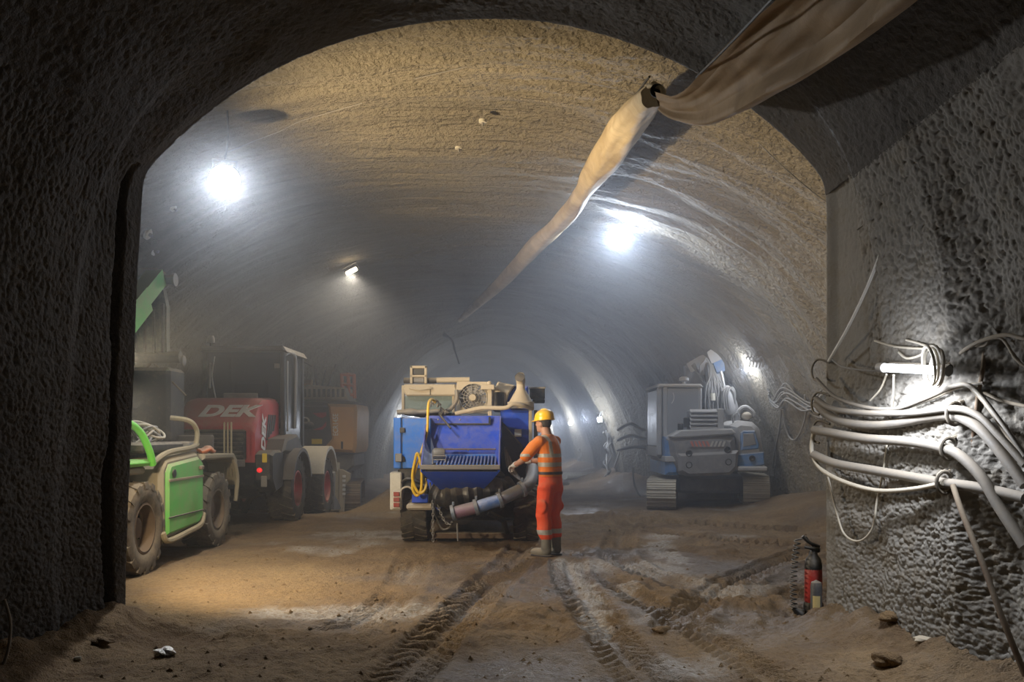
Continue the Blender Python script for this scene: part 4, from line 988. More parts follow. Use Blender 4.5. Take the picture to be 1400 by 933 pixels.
cov = MB().prism(pb([(408, 548), (411, 530), (420, 526), (470, 530), (476, 548)], Yb + .25), 'y', Yb + .25, Yb + 1.4, .04).build('engine_cover', M_tan, exb)
for k in range(9): bx('cover_slot', M_black, cov, 415 + 6.5 * k, 532, 418.5 + 6.5 * k, 543, Yb + .235, Yb + .26, .003)
for (pts) in ([(427, 565), (446, 564), (446, 569), (440, 572), (434, 570)], [(428, 588), (440, 584), (446, 577), (446, 583), (440, 588)]):
    poly('red_stripe', M_red, exb, pts, Yb - .012, Yb + .02, .002)
lettering('body_lettering', 'VOLVO', .24, basis(P(396, 575, Yb - .01), (1, 0, -.06), (0, 0, 1)), M_white, exb, .004, .0, .006, 1.15)
lettering('model_lettering', 'ECR145E', .165, basis(P(459, 581, Yb - .06), (0, 0, 1), (-1, 0, 0)), M_white, exb, .004, 0, .004, .80)
bx('warning_sticker', M_yellow, exb, 426, 600.5, 440, 607.5, Yb - .02, Yb + .01, .003)
bx('panel_slot', M_black, exb, 466, 604, 469, 614, Yb - .062, Yb - .04, .003)
MB().prism([(-5.9, .62), (-5.9, 1.0), (-3.62, 1.02), (-3.6, .76), (-3.75, .62)], 'y', Yb + .1, Yb + 1.6, .04).build('turntable_frame', M_edark, exb)
hose('mirror_arm', M_dark, exb, [P(392, 597, 19.6), P(408, 588, 19.55), P(420, 582, 19.6)], .025); MB().ball(P(421, 582, 19.6), (.15, .06, .09), 12, 8).build('mirror', M_black, exb)
for (px, h_, lean) in ((428, 505, 2), (434, 500, -2), (440, 503, 3), (447, 498, 6)):
    hose('antenna_hose', M_dark, exb, [P(px, 530, 20.4), P(px + lean, 516, 20.4), P(px + lean * 2, h_, 20.45)], .022)
hose('roof_wire', M_dark, exb, [P(400, 492, 20.4), P(415, 495, 20.4), P(427, 502, 20.45)], .012)
ob = MB()
for (a, c_) in (((469, 548), (467, 511)), ((477, 548), (476, 510)), ((485, 545), (484, 512)), ((467, 512), (484, 513)), ((467, 525), (484, 527)), ((468, 540), (485, 540))): ob.tube([P(*a, 20.7), P(*c_, 20.7)], .045, 6)
ob.build('boom_guard', M_oran, exb)
MB().prism([(20.8, 1.6), (21.0, 2.7), (21.2, 2.8), (21.9, 1.6), (21.7, 1.5), (21.3, 2.2), (21.2, 1.5)], 'x', -5.1, -4.8, .03).build('boom', M_brown, exb)
MB().prism(pb([(450, 632), (463, 633), (464, 699), (452, 699)], 19.65), 'y', 19.65, 19.8, .02).build('blade_arm', M_creamp, exb)
bd = MB().prism(pb([(463, 642), (468, 642), (479, 648), (479, 656), (471, 664), (470, 700), (463, 701)], 19.55), 'y', 19.55, 19.65, .015).build('dozer_blade', M_tan, exb)
for k in range(5): bx('blade_tooth', M_sticker, bd, 468, 650 + 6 * k, 472, 653.5 + 6 * k, 19.52, 19.56, .004)

def crawler(root, x, y0, y1, z0, R, w, padmat, yaw=0.0, pitch=.17):
    """one track: a loop of separate pads round a frame with sprocket and idler"""
    base = ROOT[root.name]; Mx = Matrix.Translation((x, (y0 + y1) / 2, z0)) @ Matrix.Rotation(yaw, 4, 'Z'); L = (y1 - y0) - 2 * R
    mb = MB(); mb.M = Mx; mb.box(-w * .28, w * .28, -L / 2, L / 2, R * .45, R * 1.5, .03)
    for yy in (-L / 2, L / 2): mb.lathe([(0, -w * .32), (R * .80, -w * .32), (R * .80, w * .32), (0, w * .32)], (0, yy, R), 'x', 20)
    mb.build('track_frame', M_edark, root)
    per = 2 * L + 2 * PI * R; n = int(per / pitch); src = None; p_ = per / n
    for i in range(n):
        s = i * p_
        if s < L: q = (-L / 2 + s, 0.0, 0)
        elif s < L + PI * R: a = (s - L) / R; q = (L / 2 + R * math.sin(a), R - R * math.cos(a), a)
        elif s < 2 * L + PI * R: q = (L / 2 - (s - L - PI * R), 2 * R, PI)
        else: a = (s - 2 * L - PI * R) / R; q = (-L / 2 - R * math.sin(a), R + R * math.cos(a), PI + a)
        m_ = Matrix.Translation(-base) @ Mx @ Matrix.Translation((0, q[0], q[1])) @ Matrix.Rotation(q[2], 4, 'X')
        if src is None:
            mb = MB(); mb.box(-w / 2, w / 2, -p_ * .47, p_ * .47, .0, .035, .008); mb.box(-w / 2, w / 2, -p_ * .40, -p_ * .26, -.018, .002, .004); mb.box(-w / 2, w / 2, p_ * .1, p_ * .2, -.014, .002, .004)
            src = mb.build('track_pad', padmat, None, 35, loc=(0, 0, 0)); src.parent = root; src.matrix_local = m_
        else: piece(src, root, m_)
crawler(exb, -3.78, 19.7, 22.0, -.28, .33, .46, M_rust, .12); crawler(exb, -5.6, 19.7, 22.0, -.28, .33, .46, M_rust, .12)
# ------------------------------------------------------------------ blue-grey excavator on the right
X0 = Vector((4.1, 18.6, 0)); exg = thing('crawler_excavator', X0, 'dusty blue-grey excavator with folded boom against the right cavern wall', 'excavator')
crawler(exg, 3.17, 17.15, 19.7, .0, .285, .57, M_pad, -.2); crawler(exg, 5.16, 17.6, 20.1, .06, .285, .52, M_pad, -.2)
MB().box(3.4, 4.95, 18.0, 19.6, .28, .62, .05).build('undercarriage', M_edark, exg)
MB().box(3.5, 4.9, 19.9, 20.0, .15, .42, .03).build('dozer_blade', M_egrey, exg)
Yc = 17.3
cw = MB().prism([(P(x, y, Yc).x, P(x, y, Yc).z) for x, y in ((912, 600), (925, 594), (985, 592), (1006, 598), (1010, 620), (1008, 640), (998, 650), (940, 652), (926, 646), (916, 625))], 'y', Yc, Yc + 1.2, .13).build('counterweight', M_edark, exg)
MB().prism([(P(x, y, Yc).x, P(x, y, Yc).z) for x, y in ((926, 620), (1010, 616), (1008, 640), (998, 650), (940, 652), (928, 645))], 'y', Yc - .05, Yc + 1.0, .06).build('bumper_band', M_edark, exg)
pl = bx('warning_plate', M_edark, exg, 942, 602.5, 994, 612, Yc - .02, Yc + .02, .002)
M_chev = paint('red chevron', (0.55, 0.13, 0.08), 0.5, 0, 0.25); M_chevw = paint('pale chevron', (0.55, 0.54, 0.50), 0.5, 0, 0.35)
for k in range(9):
    x = 943 + 5.4 * k; s_ = -1 if k < 5 else 1
    MB().prism([(P(a, b_, Yc).x, P(a, b_, Yc).z) for a, b_ in ((x + (3 if s_ > 0 else 0), 603.5), (x + 2.8 + (3 if s_ > 0 else 0), 603.5), (x + 2.8 + (0 if s_ > 0 else 3), 611), (x + (0 if s_ > 0 else 3), 611))], 'y', Yc - .032, Yc - .018, .0).build('chevron_stripe', M_chev if k < 5 else M_chevw, pl)
for (px, py) in ((942, 620), (994.5, 615), (996, 632), (942, 636)):
    p = P(px, py, Yc - .05); MB().lathe([(.03, .03), (.062, .03), (.066, -.005), (.05, -.01), (.045, .02), (0, .022)], p, 'y', 18).build('bolt_cover', M_black, cw)
# left side: blue lower body and cab
lb = MB().prism([(P(x, y, 17.4).x, P(x, y, 17.4).z) for x, y in ((909, 597), (924, 597), (929, 625), (928, 650), (910, 650))], 'y', 17.4, 19.4, .06).build('side_body', M_gblue, exg)
bx('body_trim', M_egrey, exg, 909, 624, 929, 632, 17.36, 19.3, .015)
cabm = MB()
cx0, cx1 = P(899, 0, 17.7).x, P(959.5, 0, 17.7).x; cz0, cz1 = P(0, 603, 17.7).z, P(0, 530, 17.7).z
for (x, y, w_) in ((cx0 + .04, 17.74, .05), (cx1 - .04, 17.74, .04), (cx0 + .04, 19.1, .05), (cx1 - .04, 19.1, .04), (cx0 + .16, 17.74, .05)): MB().box(x - w_, x + w_, y - .05, y + .05, cz0 - .3, cz1, .02).build('cab_post', M_egrey, exg)
MB().prism([(cx0 - .03, cz1), (cx0 + .02, cz1 + .07), (cx1 - .04, cz1 + .07), (cx1 + .02, cz1)], 'y', 17.6, 19.25, .03).build('cab_roof', M_egrey, exg)
rw = MB().box(cx0 + .2, cx1 - .06, 17.70, 17.72, cz0 - .1, cz1 - .02, 0).build('rear_window', M_dustglass, exg)
pcw = P(918, 538, 17.69); MB().tube([(pcw.x + .10 * math.cos(a) - .05, 17.69, pcw.z - .08 + .14 * math.sin(a)) for a in [math.radians(-60 + 10 * k) for k in range(11)]], .008, 6).build('wiped_arc', M_sticker, rw)
MB().box(cx0 - .0, cx0 + .02, 17.8, 19.05, cz0 - .1, cz1 - .05, 0).build('side_window', M_dustglass, exg); MB().box(cx1 - .02, cx1, 17.8, 19.05, cz0 + .1, cz1 - .05, 0).build('side_window', M_dustglass, exg)
MB().box(cx0 + .05, cx1 - .05, 19.08, 19.1, cz0, cz1 - .02, 0).build('windscreen', M_dustglass, exg)
MB().box(cx0 + .0, cx1, 17.75, 19.1, cz0 - .35, cz0 - .1, .03).build('cab_floor', M_egrey, exg)
MB().box(cx0 + .35, cx1 - .2, 18.1, 18.3, cz0 - .1, cz0 + .65, .06).build('driver_seat', M_black, exg)
bst = MB().cyl(P(935, 528, 17.9), P(935, 520, 17.9), .03, n=8).build('beacon_stem', M_egrey, exg); q = P(935, 520, 17.9); MB().lathe([(.03, -.03), (.10, -.01), (.10, .04), (.05, .07), (0, .075)], q, 'z', 14).build('beacon', M_egrey, bst)
# engine grille box
gx0, gx1 = P(944, 0, 17.35).x, P(980, 0, 17.35).x; gz0, gz1 = P(0, 594, 17.35).z, P(0, 561, 17.35).z
gb = MB().box(gx0, gx1 + .12, 17.38, 18.3, gz0, gz1, .02).build('engine_grille', M_edark, exg)
for k in range(6):
    z = gz0 + .02 + (gz1 - gz0 - .03) * k / 5.5; MB().quadbox([(gx0 - .01, 17.30, z), (gx1, 17.30, z), (gx1, 17.39, z + .05), (gx0 - .01, 17.39, z + .05)], (0, 0, .018)).build('louvre', M_egrey, gb)
MB().box(gx1, gx1 + .14, 17.33, 18.3, gz0, gz1 + .03, .015).build('grille_side', M_egrey, gb)
for (px, py) in ((931, 583), (939, 575)): MB().box(P(px, py, 17.4).x - .05, P(px, py, 17.4).x + .05, 17.4, 17.5, P(px, py, 17.4).z - .14, P(px, py, 17.4).z + .06, .015).build('hood_stop', M_black, exg)
MB().prism([(P(x, y, 17.3).x, P(x, y, 17.3).z) for x, y in ((915, 597), (930, 588), (1000, 586), (1006, 592), (1000, 595), (920, 600))], 'y', 17.25, 18.6, .03).build('rear_deck', M_egrey, exg)
# right shoulder with its service hatch
MB().prism([(P(x, y, 17.45).x, P(x, y, 17.45).z) for x, y in ((998, 582), (1012, 575), (1030, 577), (1040, 586), (1046, 622), (1047, 640), (1008, 645), (1008, 600))], 'y', 17.45, 19.4, .10).build('right_body', M_egrey, exg)
ht = MB().prism([(P(x, y, 17.42).x, P(x, y, 17.42).z) for x, y in ((1013, 592), (1016, 589), (1032, 589), (1038, 608), (1037, 614), (1013, 616))], 'y', 17.40, 17.5, .02).build('service_hatch', M_gblue, exg)
MB().prism([(P(x, y, 17.39).x, P(x, y, 17.39).z) for x, y in ((1016, 593), (1030, 593), (1034, 608), (1016, 611))], 'y', 17.38, 17.41, .01).build('hatch_window', M_edark, ht)
MB().prism([(P(x, y, 17.4).x, P(x, y, 17.4).z) for x, y in ((1008, 622), (1045, 618), (1046, 636), (1009, 642))], 'y', 17.42, 17.5, .02).build('skirt_panel', M_gblue, exg)
MB().lathe([(.06, 0), (.06, -.03), (.035, -.03), (0, -.01)], P(1028, 627, 17.4), 'y', 14).build('filler_cap', M_black, exg)
bx('skirt_step', M_egrey, exg, 1008, 638, 1050, 645, 17.3, 19.2, .03)
mb = MB(); q = P(1019, 568, 17.8)
mb.tube(smooth_path([q + Vector((-.16, 0, -.12)), q + Vector((-.13, 0, .08)), q + Vector((0, 0, .16)), q + Vector((.14, 0, .06)), q + Vector((.16, 0, -.02))], 5), .05, 8)
mb.build('lamp_hood', M_egrey, exg); MB().ball(q + Vector((.02, -.02, -.02)), (.11, .1, .09), 14, 8).build('work_lamp', M_tan, exg)
hose('shoulder_cable', M_hose, exg, [P(1003, 583, 17.6), P(1002, 571, 17.6), P(1008, 565, 17.65), P(1011, 572, 17.6), P(1009, 582, 17.55)], .018)
# boom, arm, cylinders and hoses
def beam(name, mat, pts, w, hs):
    pts = [Vector(p) for p in pts]; rings = []
    for i, p in enumerate(pts):
        t = (pts[min(i + 1, len(pts) - 1)] - pts[max(i - 1, 0)]).normalized(); sx = t.cross(Vector((0, 1, 0))); sx = sx.normalized() if sx.length > .2 else Vector((1, 0, 0)); up = sx.cross(t).normalized()
        rings.append([p + sx * hs[i] + up * w, p + sx * hs[i] - up * w, p - sx * hs[i] - up * w, p - sx * hs[i] + up * w])
    return MB().loft(rings).build(name, mat, exg)
beam('boom', M_egrey, [P(984, 582, 18.9), P(982, 556, 18.95), P(978, 520, 19.1), P(974, 494, 19.3)], .13, [.22, .20, .17, .15])
beam('boom_tip', M_gblue, [P(984, 510, 18.95), P(982, 501, 18.97), P(978, 493, 19.0)], .13, [.09, .11, .09])
beam('boom_tip_cover', M_egrey, [P(979, 496, 18.98), P(975, 488, 19.0), P(970, 483, 19.05)], .135, [.13, .12, .06])
beam('arm', M_egrey, [P(977, 486, 19.2), P(962, 493, 19.4), P(944, 502, 19.6)], .12, [.10, .13, .11])
beam('arm', M_edark, [P(946, 500, 19.7), P(949, 520, 19.8), P(953, 545, 19.9)], .13, [.16, .2, .2])
MB().cyl(P(986, 508, 18.6), P(991, 532, 18.6), .032, n=12).build('cylinder_rod', M_silver, exg)
MB().tube([P(990, 528, 18.6), P(991, 533, 18.6), P(1000, 560, 18.6), P(1002, 566, 18.6)], [.09, .15, .16, .10], 16).build('boom_cylinder', M_egrey, exg)
MB().cyl(P(1001, 564, 18.6), P(1002, 580, 18.6), .035, n=8).build('cylinder_foot', M_egrey, exg)
MB().tube([P(974, 538, 18.5), P(974.5, 548, 18.5)], [.06, .06], 12).build('filter_bowl', M_creamp, exg)
rnd = random.Random(3)
for k in range(8):
    x = 966 + 3.4 * k
    hose('hydraulic_hose', M_hose, exg, [P(x + 4, 580, 18.55), P(x + rnd.uniform(-3, 3), 558, 18.5), P(x - 1 + rnd.uniform(-2, 2), 532, 18.5), P(972 + k * .9 + rnd.uniform(-2, 2), 512, 18.6), P(970 + k * .6, 499, 18.8)], .015)
for k in range(4):
    hose('hydraulic_hose', M_hose, exg, [P(946 + k, 500 - k, 19.2), P(955 + 2 * k, 512 + 3 * k, 18.9), P(964 + 2 * k, 526 + 2 * k, 18.7), P(967 + 3 * k, 548, 18.6)], .018)
for k in range(3):
    hose('arm_hose', M_hose, exg, [P(958 + 2 * k, 512, 18.9), P(958 + 2 * k, 500 - k, 18.85), P(966, 495 - 2 * k, 18.85), P(973 - k, 502, 18.8), P(974 - k, 520, 18.7)], .024)
for k in range(3): hose('cylinder_hose', M_hose, exg, [P(991 + 3 * k, 560, 18.45), P(989 + 3 * k, 540, 18.4), P(994 + 3 * k, 530, 18.42), P(1003 + k, 536, 18.42), P(1005, 552, 18.45)], .016)

# ================================================================== WORKER
def union(name, mb, voxel, mat, parent, smooth=6, colour=None, mats=None):
    """fuse overlapping shapes into one continuous skin"""
    me = bpy.data.meshes.new(name); base = ROOT.get(parent.name, Vector())
    me.from_pydata(mb.v, [], mb.f); fix_normals(me)
    o = bpy.data.objects.new(name, me); col.objects.link(o)
    r = o.modifiers.new('r', 'REMESH'); r.mode = 'VOXEL'; r.voxel_size = voxel; r.use_smooth_shade = True
    s_ = o.modifiers.new('s', 'SMOOTH'); s_.factor = .5; s_.iterations = smooth
    dg = bpy.context.evaluated_depsgraph_get(); out = bpy.data.meshes.new_from_object(o.evaluated_get(dg))
    bpy.data.objects.remove(o); bpy.data.meshes.remove(me)
    out.materials.clear()
    for m_ in (mats or [mat]): out.materials.append(m_)
    if colour:
        out.polygons.foreach_set('material_index', [colour(p.center) for p in out.polygons])
    out.polygons.foreach_set('use_smooth', [True] * len(out.polygons))
    return out
W0 = Vector((0.474, 10.94, 0.0)); YAW = math.radians(53)
per = thing('person', W0, 'worker in orange high-visibility clothing and yellow helmet at the blue machine', 'person')
per.rotation_euler = (0, 0, YAW)
def wpart(name, mb, voxel, mat, sm=6, colour=None, mats=None, parent=None):
    me = union(name, mb, voxel, mat, per, sm, colour, mats); o = bpy.data.objects.new(name, me); col.objects.link(o); o.parent = parent or per; return o
M_skin = paint('skin', (0.42, 0.22, 0.15), 0.55, 0, 0.0, bump=0)
M_hair = paint('dark hair', (0.025, 0.02, 0.018), 0.7, 0, 0.0)
M_shirt = paint('orange shirt', (0.78, 0.20, 0.015), 0.8, 0, 0.08, (0.35, 0.24, 0.15))
M_trous = paint('red orange trousers', (0.82, 0.085, 0.02), 0.8, 0, 0.12, (0.35, 0.24, 0.15))
M_refl = paint('grey reflective band', (0.44, 0.43, 0.41), 0.45, 0.1, 0.25)
M_boot = paint('dusty work boot', (0.12, 0.12, 0.105), 0.8, 0, 0.45)
M_glove = paint('grey work glove', (0.50, 0.50, 0.50), 0.8, 0, 0.15)
M_belt = paint('dark belt', (0.03, 0.025, 0.03), 0.6, 0, 0.1)
M_helm = paint('yellow helmet', (0.85, 0.50, 0.01), 0.3, 0, 0.03, bump=0)
def ring(cx, cy_, z, rx, ry, n=20, tilt=0.0):
    return [(cx + rx * math.cos(2 * PI * k / n), cy_ + ry * math.sin(2 * PI * k / n), z + tilt * math.sin(2 * PI * k / n)) for k in range(n)]
def limb(mb, pts, rr, n=14):
    p = smooth_path(pts, 5); m_ = len(p); r_ = [float(np.interp(i / (m_ - 1), np.linspace(0, 1, len(rr)), rr)) for i in range(m_)]
    mb.tube(p, r_, n); mb.ball(p[0], r_[0], 12, 8); mb.ball(p[-1], r_[-1], 12, 8)
SH = {s: Vector((s * .195, .045, 1.425)) for s in (-1, 1)}
EL = {-1: Vector((-.265, .215, 1.205)), 1: Vector((.255, .20, 1.20))}
WR = {-1: Vector((-.135, .445, 1.125)), 1: Vector((.10, .42, 1.17))}
# body: one skin surface from head to ankles
b = MB()
b.loft([ring(0, .0, .88, .15, .105), ring(0, .005, 1.0, .15, .105), ring(0, .01, 1.15, .15, .11), ring(0, .025, 1.32, .17, .11), ring(0, .035, 1.43, .15, .09), ring(0, .04, 1.49, .07, .06)])
b.tube([(0, .035, 1.46), (0, .062, 1.55), (0, .078, 1.60)], [.070, .064, .064], 16)
hd = Vector((0, .098, 1.648))
b.ball(hd, (.076, .097, .112), 22, 16); b.ball(hd + Vector((0, .02, -.05)), (.060, .078, .070), 18, 12); b.ball(hd + Vector((0, .065, -.088)), (.034, .03, .025), 12, 8)
b.tube([hd + Vector((0, .085, .02)), hd + Vector((0, .112, -.018)), hd + Vector((0, .100, -.030))], [.010, .017, .012], 10)
for s in (-1, 1):
    b.ball(hd + Vector((s * .078, -.008, -.012)), (.012, .022, .032), 10, 8)
    b.ball(hd + Vector((s * .034, .083, .022)), (.020, .014, .010), 10, 6)
    limb(b, [SH[s], EL[s], WR[s]], [.052, .047, .043, .036, .029])
    limb(b, [(s * .09, 0, .90), (s * .10, .02, .50), (s * .105, -.01, .12)], [.08, .06, .055, .045, .04])
b.ball(hd + Vector((0, .092, -.055)), (.026, .012, .008), 10, 6)
body = wpart('body', b, .008, M_skin, 4)
def eye(s): return MB().ball(hd + Vector((s * .034, .090, .014)), (.011, .008, .007), 10, 6)
for s in (-1, 1):
    o = eye(s).build('eye', M_belt, None, 40, loc=(0, 0, 0)); o.parent = body
hr = MB(); hr.ball(hd + Vector((0, -.018, .012)), (.081, .090, .100), 20, 14); hr.v = [(x, y, max(z, hd.z - .062)) for x, y, z in hr.v]
o = wpart('hair', hr, .01, M_hair, 2)
# shirt with reflective bands
b = MB()
b.loft([ring(0, -.005, .99, .180, .130), ring(0, .0, 1.08, .178, .130), ring(0, .005, 1.2, .180, .135), ring(0, .02, 1.32, .192, .135), ring(0, .032, 1.42, .195, .115), ring(0, .038, 1.475, .13, .088), ring(0, .042, 1.515, .072, .066)])
for s in (-1, 1): limb(b, [SH[s] + Vector((-s * .03, 0, -.01)), SH[s].lerp(EL[s], .35), SH[s].lerp(EL[s], .82)], [.082, .078, .074, .076])
fold = lambda p: (p[0] + .006 * math.sin(26 * p[2] + 9 * p[0]), p[1] + .006 * math.sin(31 * p[2] + 14 * p[0]), p[2])
b.v = [fold(p) for p in b.v]
def shirtcol(c):
    ax = abs(c.x)
    if ax < .20 and (1.115 < c.z - .0 * c.y < 1.165 or 1.225 < c.z < 1.275): return 1
    if .075 < ax < .125 and c.z > 1.25: return 1
    if ax > .19 and c.z < 1.27 and c.z > 1.235 and c.y > .1: return 1
    return 0
wpart('high_visibility_shirt', b, .009, M_shirt, 3, shirtcol, [M_shirt, M_refl])
# trousers
b = MB()
b.loft([ring(0, 0, .80, .165, .125), ring(0, -.005, .90, .185, .140), ring(0, -.003, 1.0, .182, .130), ring(0, 0, 1.045, .174, .124)])
for s in (-1, 1): limb(b, [(s * .088, -.005, .86), (s * .10, .025, .50), (s * .108, -.005, .27)], [.112, .106, .098, .094, .090])
b.ball((-.185, .0, .62), (.03, .075, .095), 12, 8); b.ball((.185, .0, .62), (.03, .075, .095), 12, 8)
b.v = [(p[0] + .008 * math.sin(34 * p[2] + 3 * p[1]), p[1] + .007 * math.sin(27 * p[2] + 5 * p[0]), p[2]) for p in b.v]
wpart('trousers', b, .010, M_trous, 3, lambda c: 1 if (.275 < c.z < .335) else (2 if (c.z > .86 and c.x < -.10 and c.y > .06) else 0), [M_trous, M_refl, M_belt])
o = MB().loft([ring(0, -.002, 1.015, .188, .138, 28), ring(0, -.002, 1.05, .186, .136, 28)]).build('belt', M_belt, None, 40, loc=(0, 0, 0)); o.parent = per
# boots
for s in (-1, 1):
    b = MB(); b.tube([(s * .108, -.012, .30), (s * .108, -.02, .10)], [.062, .064], 16); b.ball((s * .11, -.02, .08), (.054, .07, .075), 14, 10)
    b.ball((s * .115, .085, .05), (.056, .13, .055), 16, 10); b.v = [(x, y, max(z, .0)) for x, y, z in b.v]
    bo_ = wpart('boot', b, .009, M_boot, 3)
    so = MB(); so.prism([(s * .112 + .056 * math.cos(a), .055 + .155 * math.sin(a)) for a in [2 * PI * k / 18 for k in range(18)]], 'z', .0, .022, .004); o = so.build('sole', M_belt, None, 40, loc=(0, 0, 0)); o.parent = bo_
# gloved hands, five bent fingers each
for s in (-1, 1):
    w = WR[s]; d = (w - EL[s]).normalized(); side = Vector((0, 0, 1)).cross(d).normalized() * s; up = d.cross(side).normalized() * s
    up = up if up.z > 0 else -up
    g = MB(); g.tube([w - d * .045, w, w + d * .03], [.040, .038, .034], 14)
    g.tube([w + d * .015, w + d * .05, w + d * .085], [.034, .042, .038], 14, flat=.62)
    for k, (off, L) in enumerate(((-.030, .070), (-.010, .080), (.011, .075), (.030, .058))):
        k0 = w + d * .085 + side * off; k1 = k0 + d * (L * .45) - up * .010; k2 = k1 + d * (L * .25) - up * (L * .32); k3 = k2 - d * (L * .08) - up * (L * .30)
        g.tube([k0 - d * .02, k0, k1, k2, k3], [.011, .0110, .0105, .0098, .0085], 10); g.ball(k3, .0085, 8, 6)
    t0_ = w + d * .035 - side * .036; g.tube([t0_ + side * .015, t0_ - side * .012 + d * .02 - up * .008, t0_ - side * .016 + d * .048 - up * .028, t0_ - side * .006 + d * .066 - up * .042], [.014, .013, .012, .010], 10)
    wpart('glove', g, .0045, M_glove, 2)
# helmet
b = MB(); hc = hd + Vector((0, -.010, .050))
prof = [(.118, -.012), (.120, .0), (.119, .03), (.108, .075), (.080, .108), (.042, .124), (.0, .128)]
b.lathe(prof, (0, 0, 0), 'z', 28); b.v = [(x * .93 + hc.x, y * 1.10 + hc.y, z + hc.z - .10 * y) for x, y, z in b.v]
hl = b.build('helmet', M_helm, None, 50, loc=(0, 0, 0)); hl.parent = per
b = MB(); pts_o = [(hc.x + .118 * math.cos(a), hc.y + (.175 if math.sin(a) > 0 else .14) * math.sin(a)) for a in [2 * PI * k / 28 for k in range(28)]]
b.prism(pts_o, 'z', hc.z - .014, hc.z - .004, .003); b.v = [(x, y, z - .10 * (y - hc.y)) for x, y, z in b.v]; o = b.build('helmet_brim', M_helm, None, 40, loc=(0, 0, 0)); o.parent = hl
b = MB(); b.tube([(hc.x, hc.y + .12 * math.cos(a), hc.z + .012 + .118 * math.sin(a)) for a in [PI * k / 12 for k in range(13)]], .009, 6); o = b.build('helmet_ridge', M_helm, None, 40, loc=(0, 0, 0)); o.parent = hl

# ================================================================== VENTILATION DUCT
def fabric(name, ca, cb):
    m, nt, bs = _nodes(name); tc = nt.nodes.new('ShaderNodeTexCoord').outputs['Object']
    n1 = _noise(nt, tc, 1.8, 6, .65, .6); n2 = _noise(nt, tc, 14, 4, .6)
    nt.links.new(_mix(nt, _ramp(nt, n1, .35, .7), ca, cb), bs.inputs['Base Color']); bs.inputs['Roughness'].default_value = .75
    _bump(nt, _math(nt, 'ADD', n1, _math(nt, 'MULTIPLY', n2, .3)), .5, .03, bs); return m
M_canvas = fabric('stained canvas', (0.50, 0.40, 0.24), (0.30, 0.22, 0.12))
duct = thing('ventilation_duct', P(897, 128, 7.45), 'slack tan canvas ventilation duct strung along the roof', 'duct')
raw = [(898, 138, 7.35, .085, 1.), (925, 148, 7.05, .11, .8), (958, 143, 6.7, .16, .62), (1000, 116, 6.15, .21, .60), (1048, 80, 5.55, .235, .62), (1100, 40, 5.05, .245, .66), (1152, -6, 4.6, .25, .7), (1215, -66, 4.15, .25, .75), (1290, -148, 3.7, .25, .8), (1410, -298, 3.1, .25, .85)]
pts = smooth_path([P(a, b_, c_) for a, b_, c_, _, _ in raw], 12); m_ = len(pts)
ri = np.interp(np.linspace(0, len(raw) - 1, m_), range(len(raw)), [r[3] for r in raw])
prof = []                                       # slack section: rounded back, sunken underside, thick rolled lower lip
for k in range(44):
    th = 2 * PI * k / 44; u_, v_ = math.cos(th), math.sin(th)          # u: along the hanging edge, v: towards the tunnel axis below
    dent = max(0.0, v_) ** .7
    prof.append((u_, (.34 * v_ if v_ < 0 else -.42 * dent) + (.80 * math.exp(-((u_ + .80) / .24) ** 2) * max(0, v_) ** .3) + (.22 * math.exp(-((u_ - .9) / .22) ** 2) * max(0, v_) ** .3)))
rings = []
for i, p in enumerate(pts):
    t_ = (pts[min(i + 1, m_ - 1)] - pts[max(i - 1, 0)]).normalized(); e = Vector((-.52, -.45, -.62)); e = (e - t_ * e.dot(t_)).normalized(); w_ = t_.cross(e).normalized()
    if i and w_.dot(lastw) < 0: w_ = -w_
    if not i and w_.z < 0: w_ = -w_
    lastw = w_
    f_ = i / 12.0; rings.append([p + w_ * (ri[i] * (a_ + .05 * math.sin(4 * a_ + f_ * 1.3))) + e * (ri[i] * (b_ * min(1, .35 + f_ * .35) + .06 * math.sin(6 * a_ + f_ * 1.7) + .035 * math.sin(13 * a_ - f_ * 2.4) + .03 * math.sin(f_ * 5 + 2 * a_))) for a_, b_ in prof])
MB().loft(rings).build('near_sleeve', fabric('brown stained canvas', (0.30, 0.20, 0.10), (0.17, 0.105, 0.045)), duct, 80)
raw = [(893, 130, 7.55, .105, 1.), (878, 146, 8.2, .135, .9), (858, 172, 9.1, .165, .8), (836, 205, 10.3, .175, .75), (812, 237, 11.4, .165, .7), (796, 264, 12.5, .125, .7), (781, 288, 13.5, .15, .65), (758, 312, 14.6, .135, .7), (735, 333, 15.7, .145, .65), (705, 366, 17.6, .13, .7), (680, 391, 19.3, .125, .7), (655, 414, 21.4, .11, .7), (632, 434, 23.6, .09, .7), (618, 444, 25.0, .06, .8)]
pts = smooth_path([P(a, b_, c_) for a, b_, c_, _, _ in raw], 9); m_ = len(pts)
ri = np.interp(np.linspace(0, len(raw) - 1, m_), range(len(raw)), [r[3] for r in raw])
MB().tube(pts, list(ri), 32, True, None, False, lambda i, th: 1 + .08 * math.sin(2 * th + i * .12) + .06 * math.sin(5 * th - i * .21) + .03 * math.sin(9 * th + i * .5)).build('far_sleeve', M_canvas, duct, 70)
